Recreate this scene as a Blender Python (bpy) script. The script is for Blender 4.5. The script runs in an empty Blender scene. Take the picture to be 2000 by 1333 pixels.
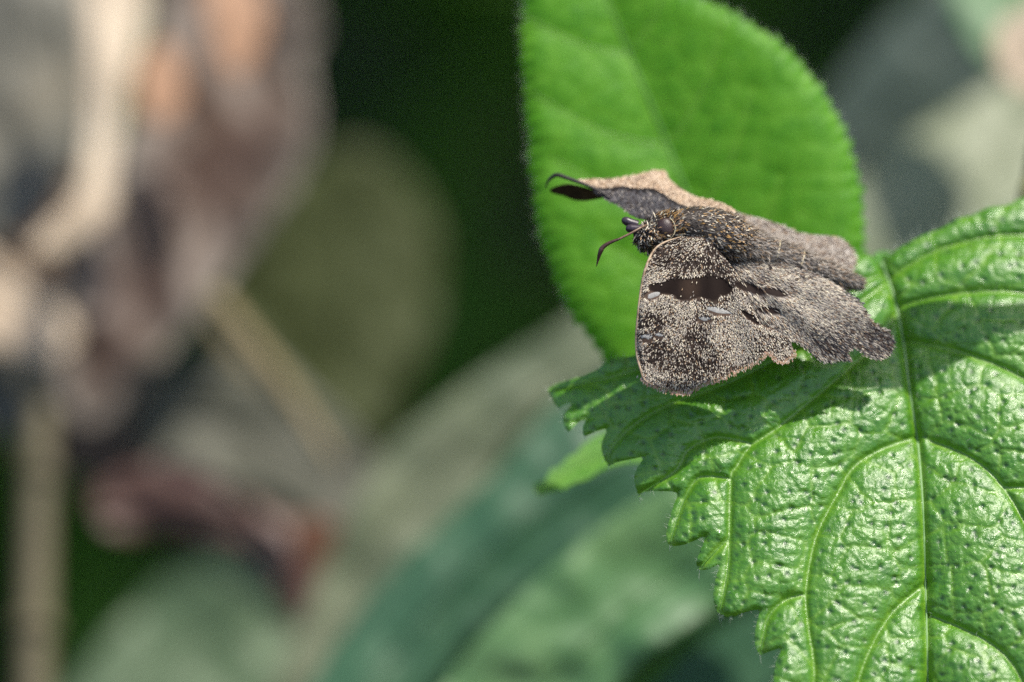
import bpy, math
import numpy as np
from mathutils import Vector, Matrix

rng = np.random.default_rng(7)
scene = bpy.context.scene
C = scene.collection

# ------------------------------------------------------------------ camera
Q = 0.055e-3                      # metres per photo pixel in the plane of focus
DIST = 0.110 * 300.0 / 36.0       # 110 mm wide field seen with a 300 mm lens
PITCH = math.radians(20)
O = np.array([0.0, 0.0, 0.45])    # point in focus, 45 cm above the soil
R = np.array([1.0, 0.0, 0.0])
U = np.array([0.0, math.sin(PITCH), math.cos(PITCH)])
N = np.array([0.0, -math.cos(PITCH), math.sin(PITCH)])   # towards the camera
cam_d = bpy.data.cameras.new('camera')
cam = bpy.data.objects.new('camera', cam_d)
C.objects.link(cam)
cam.location = O + N * DIST
cam.rotation_euler = (math.radians(90) - PITCH, 0, 0)
cam_d.sensor_width = 36.0
cam_d.lens = 300.0
cam_d.clip_start = 0.01
cam_d.clip_end = 200.0
cam_d.dof.use_dof = True
cam_d.dof.focus_distance = DIST - 0.0005
cam_d.dof.aperture_fstop = 7.0
scene.camera = cam

# ------------------------------------------------------------------ light
SUN = 0.36 * R + 0.84 * U + 0.36 * N
SUN = SUN / np.linalg.norm(SUN)
sun_el = math.asin(SUN[2])
sun_az = math.atan2(SUN[0], SUN[1])
world = bpy.data.worlds.new('World')
scene.world = world
world.use_nodes = True
wn = world.node_tree.nodes
wl = world.node_tree.links
sky = wn.new('ShaderNodeTexSky')
sky.sky_type = 'NISHITA'
sky.sun_disc = False
sky.sun_elevation = sun_el
sky.sun_rotation = sun_az
sky.dust_density = 1.8
sky.ozone_density = 0.9
wl.new(sky.outputs[0], wn['Background'].inputs[0])
wn['Background'].inputs[1].default_value = 0.15
sun_d = bpy.data.lights.new('sun', 'SUN')
sun_d.energy = 4.6
sun_d.angle = math.radians(0.55)
sun_d.color = (1.0, 0.94, 0.84)
sun_o = bpy.data.objects.new('sun', sun_d)
C.objects.link(sun_o)
sun_o.rotation_euler = Vector(SUN).to_track_quat('Z', 'Y').to_euler()
scene.view_settings.view_transform = 'Standard'
scene.view_settings.look = 'None'
scene.view_settings.exposure = 0.5
scene.view_settings.gamma = 1.0
scene.cycles.use_denoising = False
scene.cycles.max_bounces = 8
scene.cycles.sample_clamp_indirect = 4.0

# ------------------------------------------------------------------ helpers
def W(px, py, z):
    """photo pixel + depth in mm (positive = nearer than the plane of focus) -> world"""
    px = np.asarray(px, float); py = np.asarray(py, float); z = np.asarray(z, float) * 1e-3
    f = (DIST - z) / DIST
    x = (px - 1000.0) * Q * f
    y = -(py - 666.5) * Q * f
    return O + x[..., None] * R + y[..., None] * U + z[..., None] * N


def tag(o, label=None, cat=None, group=None, kind=None):
    if label: o['label'] = label
    if cat: o['category'] = cat
    if group: o['group'] = group
    if kind: o['kind'] = kind
    return o


def thing(name, base, label, cat, group=None):
    o = bpy.data.objects.new(name, None)
    o.empty_display_size = 0.002
    o.location = base
    C.objects.link(o)
    return tag(o, label, cat, group)


def origin(o):
    p = np.zeros(3)
    while o is not None:
        p = p + np.array(o.location)
        o = o.parent
    return p


def build(name, verts, faces, mat, parent=None, smooth=True, attrs=None, kind=None):
    """world-space vertices -> one mesh object"""
    verts = np.asarray(verts, float)
    base = origin(parent)
    loc = np.zeros(3)
    if parent is None:
        loc = verts.mean(0)
        loc[2] = verts[:, 2].min()
        base = loc
    me = bpy.data.meshes.new(name)
    if isinstance(faces, np.ndarray):
        n, k = faces.shape
        me.vertices.add(len(verts))
        me.vertices.foreach_set('co', (verts - base).astype(np.float32).ravel())
        me.loops.add(n * k)
        me.loops.foreach_set('vertex_index', faces.astype(np.int32).ravel())
        me.polygons.add(n)
        me.polygons.foreach_set('loop_start', np.arange(0, n * k, k, dtype=np.int32))
        me.polygons.foreach_set('loop_total', np.full(n, k, dtype=np.int32))
        me.update(calc_edges=True)
        me.validate()
    else:
        me.from_pydata([tuple(v) for v in (verts - base)], [], faces)
        me.update()
    if smooth:
        me.polygons.foreach_set('use_smooth', np.ones(len(me.polygons), dtype=bool))
    for k, a in (attrs or {}).items():
        a = np.asarray(a, np.float32)
        if a.ndim == 1:
            at = me.attributes.new(k, 'FLOAT', 'POINT')
            at.data.foreach_set('value', a)
        elif a.shape[1] == 3 and k != 'col':
            at = me.attributes.new(k, 'FLOAT_VECTOR', 'POINT')
            at.data.foreach_set('vector', a.ravel())
        else:
            at = me.attributes.new(k, 'FLOAT_COLOR', 'POINT')
            c = np.ones((len(a), 4), np.float32); c[:, :3] = a[:, :3]
            at.data.foreach_set('color', c.ravel())
    me.materials.append(mat)
    o = bpy.data.objects.new(name, me)
    o.parent = parent
    o.location = loc if parent is None else (0, 0, 0)
    C.objects.link(o)
    if kind: o['kind'] = kind
    return o


def smooth_poly(pts, n=6, closed=True):
    p = np.asarray(pts, float)
    m = len(p)
    out = []
    for i in range(m if closed else m - 1):
        if closed:
            a, b, c, d = p[(i - 1) % m], p[i], p[(i + 1) % m], p[(i + 2) % m]
        else:
            a, b, c, d = p[max(i - 1, 0)], p[i], p[i + 1], p[min(i + 2, m - 1)]
        for t in np.arange(n) / n:
            out.append(0.5 * ((2 * b) + (c - a) * t + (2 * a - 5 * b + 4 * c - d) * t * t
                              + (3 * b - a - 3 * c + d) * t ** 3))
    if not closed: out.append(p[-1])
    return np.array(out)


def seg_dist(P, poly, closed=True):
    """distance and closest point from points P to a polyline"""
    A = poly if closed else poly[:-1]
    B = np.roll(poly, -1, 0) if closed else poly[1:]
    D = B - A
    L2 = (D ** 2).sum(1) + 1e-12
    best = np.full(len(P), 1e9); near = np.zeros((len(P), 2)); par = np.zeros(len(P))
    for k in range(len(A)):
        v = P - A[k]
        t = np.clip((v @ D[k]) / L2[k], 0, 1)
        c = A[k] + t[:, None] * D[k]
        d = ((P - c) ** 2).sum(1)
        m = d < best
        best[m] = d[m]; near[m] = c[m]; par[m] = (k + t[m]) / len(A)
    return np.sqrt(best), near, par


def inside(P, poly):
    r = np.zeros(len(P), bool)
    A = poly; B = np.roll(poly, -1, 0)
    for a, b in zip(A, B):
        if a[1] == b[1]: continue
        c = (a[1] > P[:, 1]) != (b[1] > P[:, 1])
        x = (b[0] - a[0]) * (P[:, 1] - a[1]) / (b[1] - a[1]) + a[0]
        r ^= c & (P[:, 0] < x)
    return r


def sheet2d(poly, step):
    """fill an outline with a grid whose border points are snapped onto it"""
    lo = poly.min(0) - step; hi = poly.max(0) + step
    xs = np.arange(lo[0], hi[0] + step, step); ys = np.arange(lo[1], hi[1] + step, step)
    X, Y = np.meshgrid(xs, ys)
    P = np.c_[X.ravel(), Y.ravel()]
    d, near, _ = seg_dist(P, poly)
    ins = inside(P, poly)
    sd = np.where(ins, -d, d)
    snap = sd > -0.36 * step
    P2 = np.where(snap[:, None], near, P)
    nx, ny = len(xs), len(ys)
    idx = np.arange(nx * ny).reshape(ny, nx)
    F = np.stack([idx[:-1, :-1], idx[1:, :-1], idx[1:, 1:], idx[:-1, 1:]], -1).reshape(-1, 4)
    ok = (sd[F] < 0.78 * step).all(1) & (sd[F] < 0).any(1)
    F = F[ok]
    used = np.unique(F)
    remap = -np.ones(nx * ny, int); remap[used] = np.arange(len(used))
    return P2[used], remap[F], -sd[used]


_tabs = {}
def vnoise(x, y, seed=0):
    """smooth value noise, 0..1"""
    if seed not in _tabs:
        _tabs[seed] = np.random.default_rng(1000 + seed).random((256, 256))
    T = _tabs[seed]
    xi = np.floor(x).astype(int); yi = np.floor(y).astype(int)
    fx = x - xi; fy = y - yi
    fx = fx * fx * (3 - 2 * fx); fy = fy * fy * (3 - 2 * fy)
    g = lambda i, j: T[(yi + j) % 256, (xi + i) % 256]
    return (g(0, 0) * (1 - fx) + g(1, 0) * fx) * (1 - fy) + (g(0, 1) * (1 - fx) + g(1, 1) * fx) * fy


def fbm(x, y, seed=0, o=3):
    s = 0; a = 0.5; t = 0
    for k in range(o):
        s = s + a * vnoise(x * 2 ** k, y * 2 ** k, seed + k); t += a; a *= 0.5
    return s / t


def cells(x, y, seed=0, jit=0.85, dist=False):
    """distance to the border of jittered cells (F2-F1) and a value per cell"""
    if ('c', seed) not in _tabs:
        _tabs[('c', seed)] = np.random.default_rng(2000 + seed).random((128, 128, 3))
    T = _tabs[('c', seed)]
    xi = np.floor(x).astype(int); yi = np.floor(y).astype(int)
    f1 = np.full(x.shape, 9.0); f2 = np.full(x.shape, 9.0); val = np.zeros(x.shape)
    for dx in (-1, 0, 1):
        for dy in (-1, 0, 1):
            t = T[(yi + dy) % 128, (xi + dx) % 128]
            cx = xi + dx + 0.5 + (t[..., 0] - 0.5) * jit
            cy = yi + dy + 0.5 + (t[..., 1] - 0.5) * jit
            d = np.hypot(x - cx, y - cy)
            n = d < f1
            f2 = np.where(n, f1, np.minimum(f2, d))
            val = np.where(n, t[..., 2], val)
            f1 = np.where(n, d, f1)
    if dist: return f2 - f1, val, f1
    return f2 - f1, val


def tube(path, rad, n=8, cap=True):
    path = np.asarray(path, float); rad = np.broadcast_to(np.asarray(rad, float), (len(path),))
    T = np.gradient(path, axis=0)
    T /= np.linalg.norm(T, axis=1)[:, None] + 1e-12
    ref = np.array([0.3, 0.9, 0.32]); vs = []
    for p, t, r in zip(path, T, rad):
        a = np.cross(t, ref); a /= np.linalg.norm(a); b = np.cross(t, a)
        an = np.arange(n) / n * 2 * math.pi
        vs.append(p + r * (np.cos(an)[:, None] * a + np.sin(an)[:, None] * b))
    V = np.concatenate(vs)
    F = []
    for i in range(len(path) - 1):
        for j in range(n):
            k = (j + 1) % n
            F.append((i * n + j, i * n + k, (i + 1) * n + k, (i + 1) * n + j))
    if cap:
        F.append(tuple(range(n - 1, -1, -1)))
        F.append(tuple((len(path) - 1) * n + j for j in range(n)))
    return V, F


# ------------------------------------------------------------------ materials
def mat(name):
    m = bpy.data.materials.new(name); m.use_nodes = True
    nt = m.node_tree
    for n in list(nt.nodes): nt.nodes.remove(n)
    out = nt.nodes.new('ShaderNodeOutputMaterial')
    return m, nt, out


def nd(nt, t, **kw):
    n = nt.nodes.new(t)
    for k, v in kw.items():
        if k.startswith('i_'):
            n.inputs[k[2:].replace('_', ' ')].default_value = v
        else:
            setattr(n, k, v)
    return n


def ramp(nt, fac, stops):
    r = nd(nt, 'ShaderNodeValToRGB')
    els = r.color_ramp.elements
    while len(els) < len(stops): els.new(0.5)
    for e, (p, c) in zip(els, stops):
        e.position = p; e.color = (*c, 1)
    nt.links.new(fac, r.inputs[0])
    return r.outputs[0]


def plain(name, cols, scale, rough=0.6, transl=0.0, spec=0.4, bump=0.0, bscale=None, detail=4, coat=0.0, sheen=0.0, tcol=None):
    """noise-mottled surface in object space; optional light passing through"""
    m, nt, out = mat(name)
    L = nt.links
    tc = nd(nt, 'ShaderNodeTexCoord')
    nz = nd(nt, 'ShaderNodeTexNoise', i_Scale=scale, i_Detail=detail, i_Roughness=0.6)
    L.new(tc.outputs['Object'], nz.inputs['Vector'])
    k = len(cols)
    col = ramp(nt, nz.outputs[0], [(0.3 + 0.4 * i / max(k - 1, 1), c) for i, c in enumerate(cols)])
    p = nd(nt, 'ShaderNodeBsdfPrincipled', i_Roughness=rough)
    p.inputs['Specular IOR Level'].default_value = spec
    p.inputs['Coat Weight'].default_value = coat
    p.inputs['Sheen Weight'].default_value = sheen
    L.new(col, p.inputs['Base Color'])
    if bump:
        n2 = nd(nt, 'ShaderNodeTexNoise', i_Scale=bscale or scale * 6, i_Detail=3)
        L.new(tc.outputs['Object'], n2.inputs['Vector'])
        b = nd(nt, 'ShaderNodeBump', i_Strength=1.0, i_Distance=bump)
        L.new(n2.outputs[0], b.inputs['Height']); L.new(b.outputs[0], p.inputs['Normal'])
    if transl:
        t = nd(nt, 'ShaderNodeBsdfTranslucent')
        if tcol: t.inputs[0].default_value = (*tcol, 1)
        else: L.new(col, t.inputs[0])
        x = nd(nt, 'ShaderNodeMixShader'); x.inputs[0].default_value = transl
        L.new(p.outputs[0], x.inputs[1]); L.new(t.outputs[0], x.inputs[2])
        L.new(x.outputs[0], out.inputs[0])
    else:
        L.new(p.outputs[0], out.inputs[0])
    return m


def coloured(name, rough=0.6, spec=0.3, transl=0.0, sheen=0.0, bump=0.0, bscale=4000):
    """own pigment stored per vertex"""
    m, nt, out = mat(name); L = nt.links
    a = nd(nt, 'ShaderNodeAttribute', attribute_name='col')
    p = nd(nt, 'ShaderNodeBsdfPrincipled', i_Roughness=rough)
    p.inputs['Specular IOR Level'].default_value = spec
    p.inputs['Sheen Weight'].default_value = sheen
    L.new(a.outputs['Color'], p.inputs['Base Color'])
    if bump:
        tc = nd(nt, 'ShaderNodeTexCoord')
        n2 = nd(nt, 'ShaderNodeTexNoise', i_Scale=bscale, i_Detail=3)
        L.new(tc.outputs['Object'], n2.inputs['Vector'])
        b = nd(nt, 'ShaderNodeBump', i_Strength=1.0, i_Distance=bump)
        L.new(n2.outputs[0], b.inputs['Height']); L.new(b.outputs[0], p.inputs['Normal'])
    if transl:
        t = nd(nt, 'ShaderNodeBsdfTranslucent'); L.new(a.outputs['Color'], t.inputs[0])
        x = nd(nt, 'ShaderNodeMixShader'); x.inputs[0].default_value = transl
        L.new(p.outputs[0], x.inputs[1]); L.new(t.outputs[0], x.inputs[2])
        L.new(x.outputs[0], out.inputs[0])
    else:
        L.new(p.outputs[0], out.inputs[0])
    return m


def leaf_mat(name, dark, mid, light, veinc, rough, transl, tcol, fine, spec=0.5, pits=False):
    """living leaf: 'surf' = place on the blade, 'vein' = nearness to a vein"""
    m, nt, out = mat(name); L = nt.links
    sf = nd(nt, 'ShaderNodeAttribute', attribute_name='surf')
    ve = nd(nt, 'ShaderNodeAttribute', attribute_name='vein')
    nz = nd(nt, 'ShaderNodeTexNoise', i_Scale=2.2, i_Detail=5, i_Roughness=0.65)
    L.new(sf.outputs['Vector'], nz.inputs['Vector'])
    col = ramp(nt, nz.outputs[0], [(0.3, dark), (0.5, mid), (0.72, light)])
    mx = nd(nt, 'ShaderNodeMix', data_type='RGBA')
    L.new(ve.outputs['Fac'], mx.inputs[0]); L.new(col, mx.inputs[6]); mx.inputs[7].default_value = (*veinc, 1)
    p = nd(nt, 'ShaderNodeBsdfPrincipled')
    p.inputs['Specular IOR Level'].default_value = spec
    if pits:   # dark pores at the foot of the bristles, brown specks of wear
        pr = nd(nt, 'ShaderNodeAttribute', attribute_name='pore')
        m2 = nd(nt, 'ShaderNodeMix', data_type='RGBA'); m2.inputs[7].default_value = (0.012, 0.055, 0.014, 1)
        L.new(pr.outputs['Fac'], m2.inputs[0]); L.new(mx.outputs[2], m2.inputs[6])
        mx = m2
    L.new(mx.outputs[2], p.inputs['Base Color'])
    rz = nd(nt, 'ShaderNodeTexNoise', i_Scale=6.0, i_Detail=3)
    L.new(sf.outputs['Vector'], rz.inputs['Vector'])
    mr = nd(nt, 'ShaderNodeMapRange'); mr.inputs[1].default_value = 0.3; mr.inputs[2].default_value = 0.7
    mr.inputs[3].default_value = rough - 0.12; mr.inputs[4].default_value = rough + 0.15
    L.new(rz.outputs[0], mr.inputs[0]); L.new(mr.outputs[0], p.inputs['Roughness'])
    # skin cells and tiny wrinkles
    v1 = nd(nt, 'ShaderNodeTexVoronoi', feature='DISTANCE_TO_EDGE', i_Scale=9.0)
    L.new(sf.outputs['Vector'], v1.inputs['Vector'])
    v2 = nd(nt, 'ShaderNodeTexNoise', i_Scale=16.0, i_Detail=4, i_Roughness=0.62)
    L.new(sf.outputs['Vector'], v2.inputs['Vector'])
    b1 = nd(nt, 'ShaderNodeBump', i_Strength=1.0, i_Distance=fine * 0.5)
    L.new(v1.outputs['Distance'], b1.inputs['Height'])
    b2 = nd(nt, 'ShaderNodeBump', i_Strength=1.0, i_Distance=fine)
    L.new(v2.outputs[0], b2.inputs['Height']); L.new(b1.outputs[0], b2.inputs['Normal'])
    L.new(b2.outputs[0], p.inputs['Normal'])
    t = nd(nt, 'ShaderNodeBsdfTranslucent')
    tm = nd(nt, 'ShaderNodeMix', data_type='RGBA', blend_type='MULTIPLY'); tm.inputs[0].default_value = 0.0
    t.inputs[0].default_value = (*tcol, 1)
    x = nd(nt, 'ShaderNodeMixShader'); x.inputs[0].default_value = transl
    L.new(p.outputs[0], x.inputs[1]); L.new(t.outputs[0], x.inputs[2]); L.new(x.outputs[0], out.inputs[0])
    return m


M = {}
M['big_leaf'] = leaf_mat('rough_leaf_skin', (0.038, 0.16, 0.008), (0.075, 0.235, 0.014), (0.115, 0.29, 0.025),
                         (0.16, 0.34, 0.02), 0.32, 0.28, (0.22, 0.50, 0.01), 0.00009, 0.9, pits=True)
M['back_leaf'] = leaf_mat('soft_leaf_skin', (0.045, 0.19, 0.003), (0.08, 0.26, 0.005), (0.13, 0.34, 0.02),
                          (0.13, 0.33, 0.012), 0.5, 0.35, (0.16, 0.60, 0.01), 0.00008, 0.35)
M['small_leaf'] = leaf_mat('young_leaf_skin', (0.08, 0.26, 0.03), (0.12, 0.32, 0.04), (0.18, 0.38, 0.06),
                           (0.2, 0.4, 0.08), 0.45, 0.4, (0.4, 0.7, 0.1), 0.00006)
M['vein'] = plain('vein_green', [(0.05, 0.16, 0.02), (0.09, 0.24, 0.03)], 900, 0.45, 0.0)
M['vein_pale'] = plain('midrib_pale', [(0.09, 0.22, 0.05), (0.22, 0.36, 0.15)], 900, 0.45, 0.0)
M['hair'] = plain('leaf_hair', [(0.55, 0.62, 0.5), (0.7, 0.75, 0.65)], 500, 0.3, 0.3)
M['stem'] = plain('stem_green', [(0.10, 0.13, 0.04), (0.18, 0.11, 0.05)], 120, 0.5, 0.0)

# ------------------------------------------------------------------ ground and surroundings
M['soil'] = plain('soil_litter', [(0.012, 0.010, 0.006), (0.03, 0.024, 0.014), (0.05, 0.04, 0.025)], 22, 0.9, 0, 0.2, 0.01, 60)
n = 60
gx, gy = np.meshgrid(np.linspace(-1, 1, n), np.linspace(-1, 1, n))
gx = np.sign(gx) * np.abs(gx) ** 2.2 * 30; gy = np.sign(gy) * np.abs(gy) ** 2.2 * 30 + 0.5
gz = 0.03 * fbm(gx * 3 + 50, gy * 3 + 50, 3) - 0.015
idx = np.arange(n * n).reshape(n, n)
gf = np.stack([idx[:-1, :-1], idx[:-1, 1:], idx[1:, 1:], idx[1:, :-1]], -1).reshape(-1, 4)
g = build('ground', np.c_[gx.ravel(), gy.ravel(), gz.ravel()], gf, M['soil'])
tag(g, kind='structure', label='dark soil and leaf litter under the plants')


def leaf_cloud(centres, size, seed, flat=0.5):
    """many small pointed leaves, each a folded six-sided blade"""
    r = np.random.default_rng(seed); k = len(centres)
    a = r.normal(size=(k, 3)); a[:, 2] *= flat; a /= np.linalg.norm(a, axis=1)[:, None]
    b = r.normal(size=(k, 3)); b -= (a * b).sum(1)[:, None] * a; b[:, 2] *= flat
    b /= np.linalg.norm(b, axis=1)[:, None]
    nn = np.cross(a, b)
    s = size * r.uniform(0.6, 1.4, k)[:, None]
    c = centres
    V = np.stack([c - a * s * .5, c - a * s * .15 + b * s * .25 + nn * s * .08, c + a * s * .2 + b * s * .2 + nn * s * .07,
                  c + a * s * .55 - nn * s * .06, c + a * s * .2 - b * s * .2 + nn * s * .07, c - a * s * .15 - b * s * .25 + nn * s * .08], 1).reshape(-1, 3)
    i = np.arange(k)[:, None] * 6
    F = np.concatenate([i + np.array([[0, 1, 2, 3]]), i + np.array([[0, 3, 4, 5]])])
    return V, F


M['under'] = plain('undergrowth_green', [(0.04, 0.12, 0.008), (0.07, 0.18, 0.012)], 6, 0.6, 0.15, 0.25)
r0 = np.random.default_rng(5)
k = 9000
cx = r0.uniform(-1.6, 1.6, k); cy = 0.50 + 1.3 * r0.random(k) ** 1.3
top = 0.25 + 0.22 * fbm(cx * 3 + 20, cy * 3 + 9, 11) + 0.25 * (cy - 0.3)
cz = top * r0.random(k) ** 0.6
V, F = leaf_cloud(np.c_[cx, cy, cz], 0.055, 6)
u = build('undergrowth', V, F, M['under'], smooth=False)
tag(u, 'dark green mass of leaves deep in the background', 'undergrowth', kind='stuff')

# unseen tree, added to keep the undergrowth in shade
tree = thing('added_shade_tree', (0.9, 1.9, 0.0), 'leafy tree arching over the shaded undergrowth', 'tree')
M['bark'] = plain('bark', [(0.06, 0.045, 0.03), (0.14, 0.11, 0.08)], 30, 0.85, 0, 0.2, 0.004)
tp = smooth_poly([(0.9, 1.9, -.02), (0.95, 1.85, 0.7), (0.8, 1.6, 1.4), (0.6, 1.2, 1.75)], 8, False)
V, F = tube(tp, np.linspace(0.07, 0.025, len(tp)), 12)
build('trunk', V, F, M['bark'], tree)
for q in ([(0.85, 1.7, 1.2), (0.2, 1.3, 1.6), (-0.5, 1.0, 1.8)], [(0.7, 1.4, 1.6), (1.2, 0.8, 1.8), (1.6, 0.5, 1.9)],
          [(0.6, 1.2, 1.7), (0.7, 0.7, 1.8), (0.8, 0.35, 1.8)]):
    p = smooth_poly(q, 8, False)
    V, F = tube(p, np.linspace(0.03, 0.006, len(p)), 8)
    build('limb', V, F, M['bark'], tree)
M['crown'] = plain('crown_green', [(0.03, 0.08, 0.012), (0.05, 0.13, 0.02)], 5, 0.5, 0.2, 0.3)
k = 9000
cc = np.c_[r0.uniform(-1.6, 2.8, k), r0.uniform(0.36, 2.8, k), 1.62 + 0.35 * r0.random(k)]
cc[:, 1] += 0.08 * (fbm(cc[:, 0] * 5 + 40, cc[:, 2] * 5, 21) - 0.5) * 2
V, F = leaf_cloud(cc, 0.11, 8, 0.35)
build('crown', V, F, M['crown'], tree, smooth=False, kind='stuff')

# ------------------------------------------------------------------ blurred leaves behind
def bg_leaf(name, outline, z0, label, cat, material, mid=None, ax=0.0, ay=0.0, fold=0.0, curl=0.0, wav=0.0,
            seed=0, step=12, midmat=None, midr=0.5, group=None, zf=None):
    poly = smooth_poly(outline, 6)
    P, F, e = sheet2d(poly, step)
    c = poly.mean(0)
    midp = smooth_poly(mid, 8, False) if mid is not None else None

    z0 = z0 * 1.18

    def z(P):
        dx = (P[:, 0] - c[0]) * 0.055; dy = (P[:, 1] - c[1]) * 0.055
        h = z0 + ax * dx + ay * dy
        if midp is not None:
            d, _, _ = seg_dist(P, midp, False)
            d = d * 0.055
            h = h + fold * d + curl * d * d
        return h + wav * (fbm(P[:, 0] / 140 + 30 + seed, P[:, 1] / 140 + 30, seed, 3) - 0.5) * 2
    zz = z(P)
    V = W(P[:, 0], P[:, 1], zz)
    base = V[np.argmin(V[:, 2])]
    t = thing(name, base, label, cat, group)
    bl = build('blade', V, F, material, t, attrs={'surf': np.c_[P / 100, zz * 0.18], 'rim': np.exp(-np.maximum(e, 0) / 38.0)})
    s = bl.modifiers.new('thickness', 'SOLIDIFY'); s.thickness = 0.0003; s.offset = -1
    if midp is not None:
        zm = z(midp)
        V, F = tube(W(midp[:, 0], midp[:, 1], zm + 0.25), np.linspace(midr, midr * 0.4, len(midp)) * 1e-3, 8)
        build('midrib', V, F, midmat or material, t)
    return t


def rimmed(name, cols, rimcol, scale=40, rough=0.5, transl=0.2):
    """dead leaf with a lighter margin"""
    m = plain(name, cols, scale, rough, transl, 0.4)
    nt = m.node_tree; L = nt.links
    a = nd(nt, 'ShaderNodeAttribute', attribute_name='rim')
    mx = nd(nt, 'ShaderNodeMix', data_type='RGBA'); mx.inputs[7].default_value = (*rimcol, 1)
    rp = [n for n in nt.nodes if n.type == 'VALTORGB'][0]
    tgt = [l.to_socket for l in list(rp.outputs[0].links)]
    L.new(rp.outputs[0], mx.inputs[6]); L.new(a.outputs['Fac'], mx.inputs[0])
    for t in tgt: L.new(mx.outputs[2], t)
    return m


def bgmat(name, cols, scale=60, rough=0.5, transl=0.2, spec=0.5):
    return plain(name, cols, scale, rough, transl, spec)


m_greygreen = bgmat('grey_green', [(0.09, 0.12, 0.065), (0.15, 0.175, 0.10), (0.19, 0.21, 0.13)], 45, 0.5)
m_teal = bgmat('blue_green', [(0.025, 0.085, 0.04), (0.05, 0.13, 0.065)], 40, 0.42)
m_lightgreen = bgmat('fresh_green', [(0.05, 0.14, 0.05), (0.10, 0.21, 0.08), (0.15, 0.26, 0.11)], 45, 0.45)
m_olive = bgmat('olive', [(0.045, 0.06, 0.010), (0.07, 0.083, 0.02)], 30, 0.6)
m_greyolive = bgmat('grey_olive', [(0.09, 0.09, 0.06), (0.15, 0.15, 0.11)], 40, 0.6)
m_brown = bgmat('dead_brown', [(0.06, 0.028, 0.018), (0.11, 0.055, 0.04), (0.16, 0.10, 0.075)], 40, 0.5, 0.15)
m_umber = bgmat('umber', [(0.08, 0.046, 0.024), (0.13, 0.080, 0.046), (0.19, 0.135, 0.085)], 40, 0.6, 0.15)
m_rust = bgmat('rust', [(0.14, 0.058, 0.028), (0.22, 0.10, 0.052)], 80, 0.6, 0.25)
m_orange = bgmat('orange_tan', [(0.36, 0.19, 0.10), (0.50, 0.30, 0.18)], 80, 0.6, 0.25)
m_dun = rimmed('dun', [(0.04, 0.018, 0.011), (0.075, 0.040, 0.026), (0.115, 0.075, 0.05)], (0.18, 0.16, 0.13), 38, 0.5, 0.2)
m_cream = bgmat('bleached', [(0.36, 0.26, 0.17), (0.54, 0.44, 0.32), (0.64, 0.55, 0.42)], 50, 0.6, 0.25)
m_ash = bgmat('ashen', [(0.08, 0.08, 0.062), (0.13, 0.125, 0.095), (0.22, 0.19, 0.13)], 45, 0.5, 0.2)
m_straw = bgmat('straw', [(0.22, 0.17, 0.08), (0.34, 0.27, 0.14)], 60, 0.6, 0.15)
m_stalk = bgmat('dry_stalk', [(0.055, 0.046, 0.022), (0.095, 0.08, 0.04)], 50, 0.7, 0.0)
m_palegreen = bgmat('pale_green', [(0.06, 0.11, 0.05), (0.11, 0.17, 0.085)], 40, 0.5)
m_palegrey = bgmat('pale_grey_green', [(0.17, 0.20, 0.115), (0.23, 0.26, 0.155)], 40, 0.5)
m_slate = bgmat('slate_green', [(0.06, 0.085, 0.065), (0.09, 0.12, 0.09)], 40, 0.4)

# long folded leaf running up to the right
bg_leaf('long_leaf', [(430, 1560), (520, 1370), (640, 1090), (740, 900), (900, 760), (1090, 640), (1240, 540), (1330, 520), (1290, 640), (1180, 740), (1060, 800), (960, 930), (900, 1010), (760, 1150), (600, 1400), (500, 1580)],
        -95, 'long pale grey-green leaf running up to the right behind the butterfly', 'leaf', m_greygreen,
        mid=[(460, 1560), (600, 1270), (820, 960), (1080, 740), (1290, 560)], ay=0.25, fold=0.2, wav=1.5, seed=1)
bg_leaf('broad_leaf', [(480, 1640), (600, 1350), (760, 1120), (960, 930), (1080, 790), (1180, 780), (1290, 830), (1340, 930), (1250, 1020), (1120, 1090), (960, 1210), (840, 1360), (700, 1640)],
        -75, 'broad blue-green leaf behind the toothed tip of the front leaf', 'leaf', m_teal,
        mid=[(560, 1620), (760, 1280), (980, 1050), (1230, 880)], ay=0.35, fold=-0.25, wav=1.5, seed=2)
bg_leaf('fresh_leaf', [(700, 1640), (850, 1360), (1000, 1180), (1200, 1010), (1400, 900), (1560, 870), (1620, 980), (1560, 1090), (1420, 1180), (1300, 1260), (1160, 1400), (1050, 1640)],
        -58, 'light green leaf slanting below the front leaf', 'leaf', m_lightgreen,
        mid=[(900, 1620), (1100, 1300), (1350, 1100), (1590, 950)], ay=0.3, fold=0.12, wav=2.0, seed=3)
bg_leaf('shaded_leaf', [(1100, 1700), (1240, 1380), (1400, 1230), (1560, 1160), (1750, 1200), (1800, 1400), (1600, 1700)],
        -70, 'dark teal leaf low under the front leaf', 'leaf', m_teal,
        mid=[(1240, 1660), (1450, 1380), (1700, 1240)], ay=0.1, fold=-0.2, wav=1.0, seed=4)
bg_leaf('olive_leaf', [(420, 560), (500, 420), (600, 320), (700, 285), (790, 340), (850, 450), (850, 600), (800, 740), (720, 870), (640, 900), (560, 800), (470, 690)],
        -150, 'rounded olive leaf between the dead leaf and the dark gap', 'leaf', m_olive,
        mid=[(640, 890), (690, 600), (690, 310)], ay=0.1, fold=-0.15, wav=2, seed=5)
bg_leaf('grey_leaf', [(250, 800), (360, 700), (480, 660), (600, 760), (720, 880), (760, 970), (700, 1040), (560, 990), (420, 950), (300, 900)],
        -125, 'dull grey-olive leaf beneath the straw coloured grass blade', 'leaf', m_greyolive,
        mid=[(280, 830), (500, 830), (730, 960)], ay=0.3, fold=0.1, wav=2, seed=6)
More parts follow.
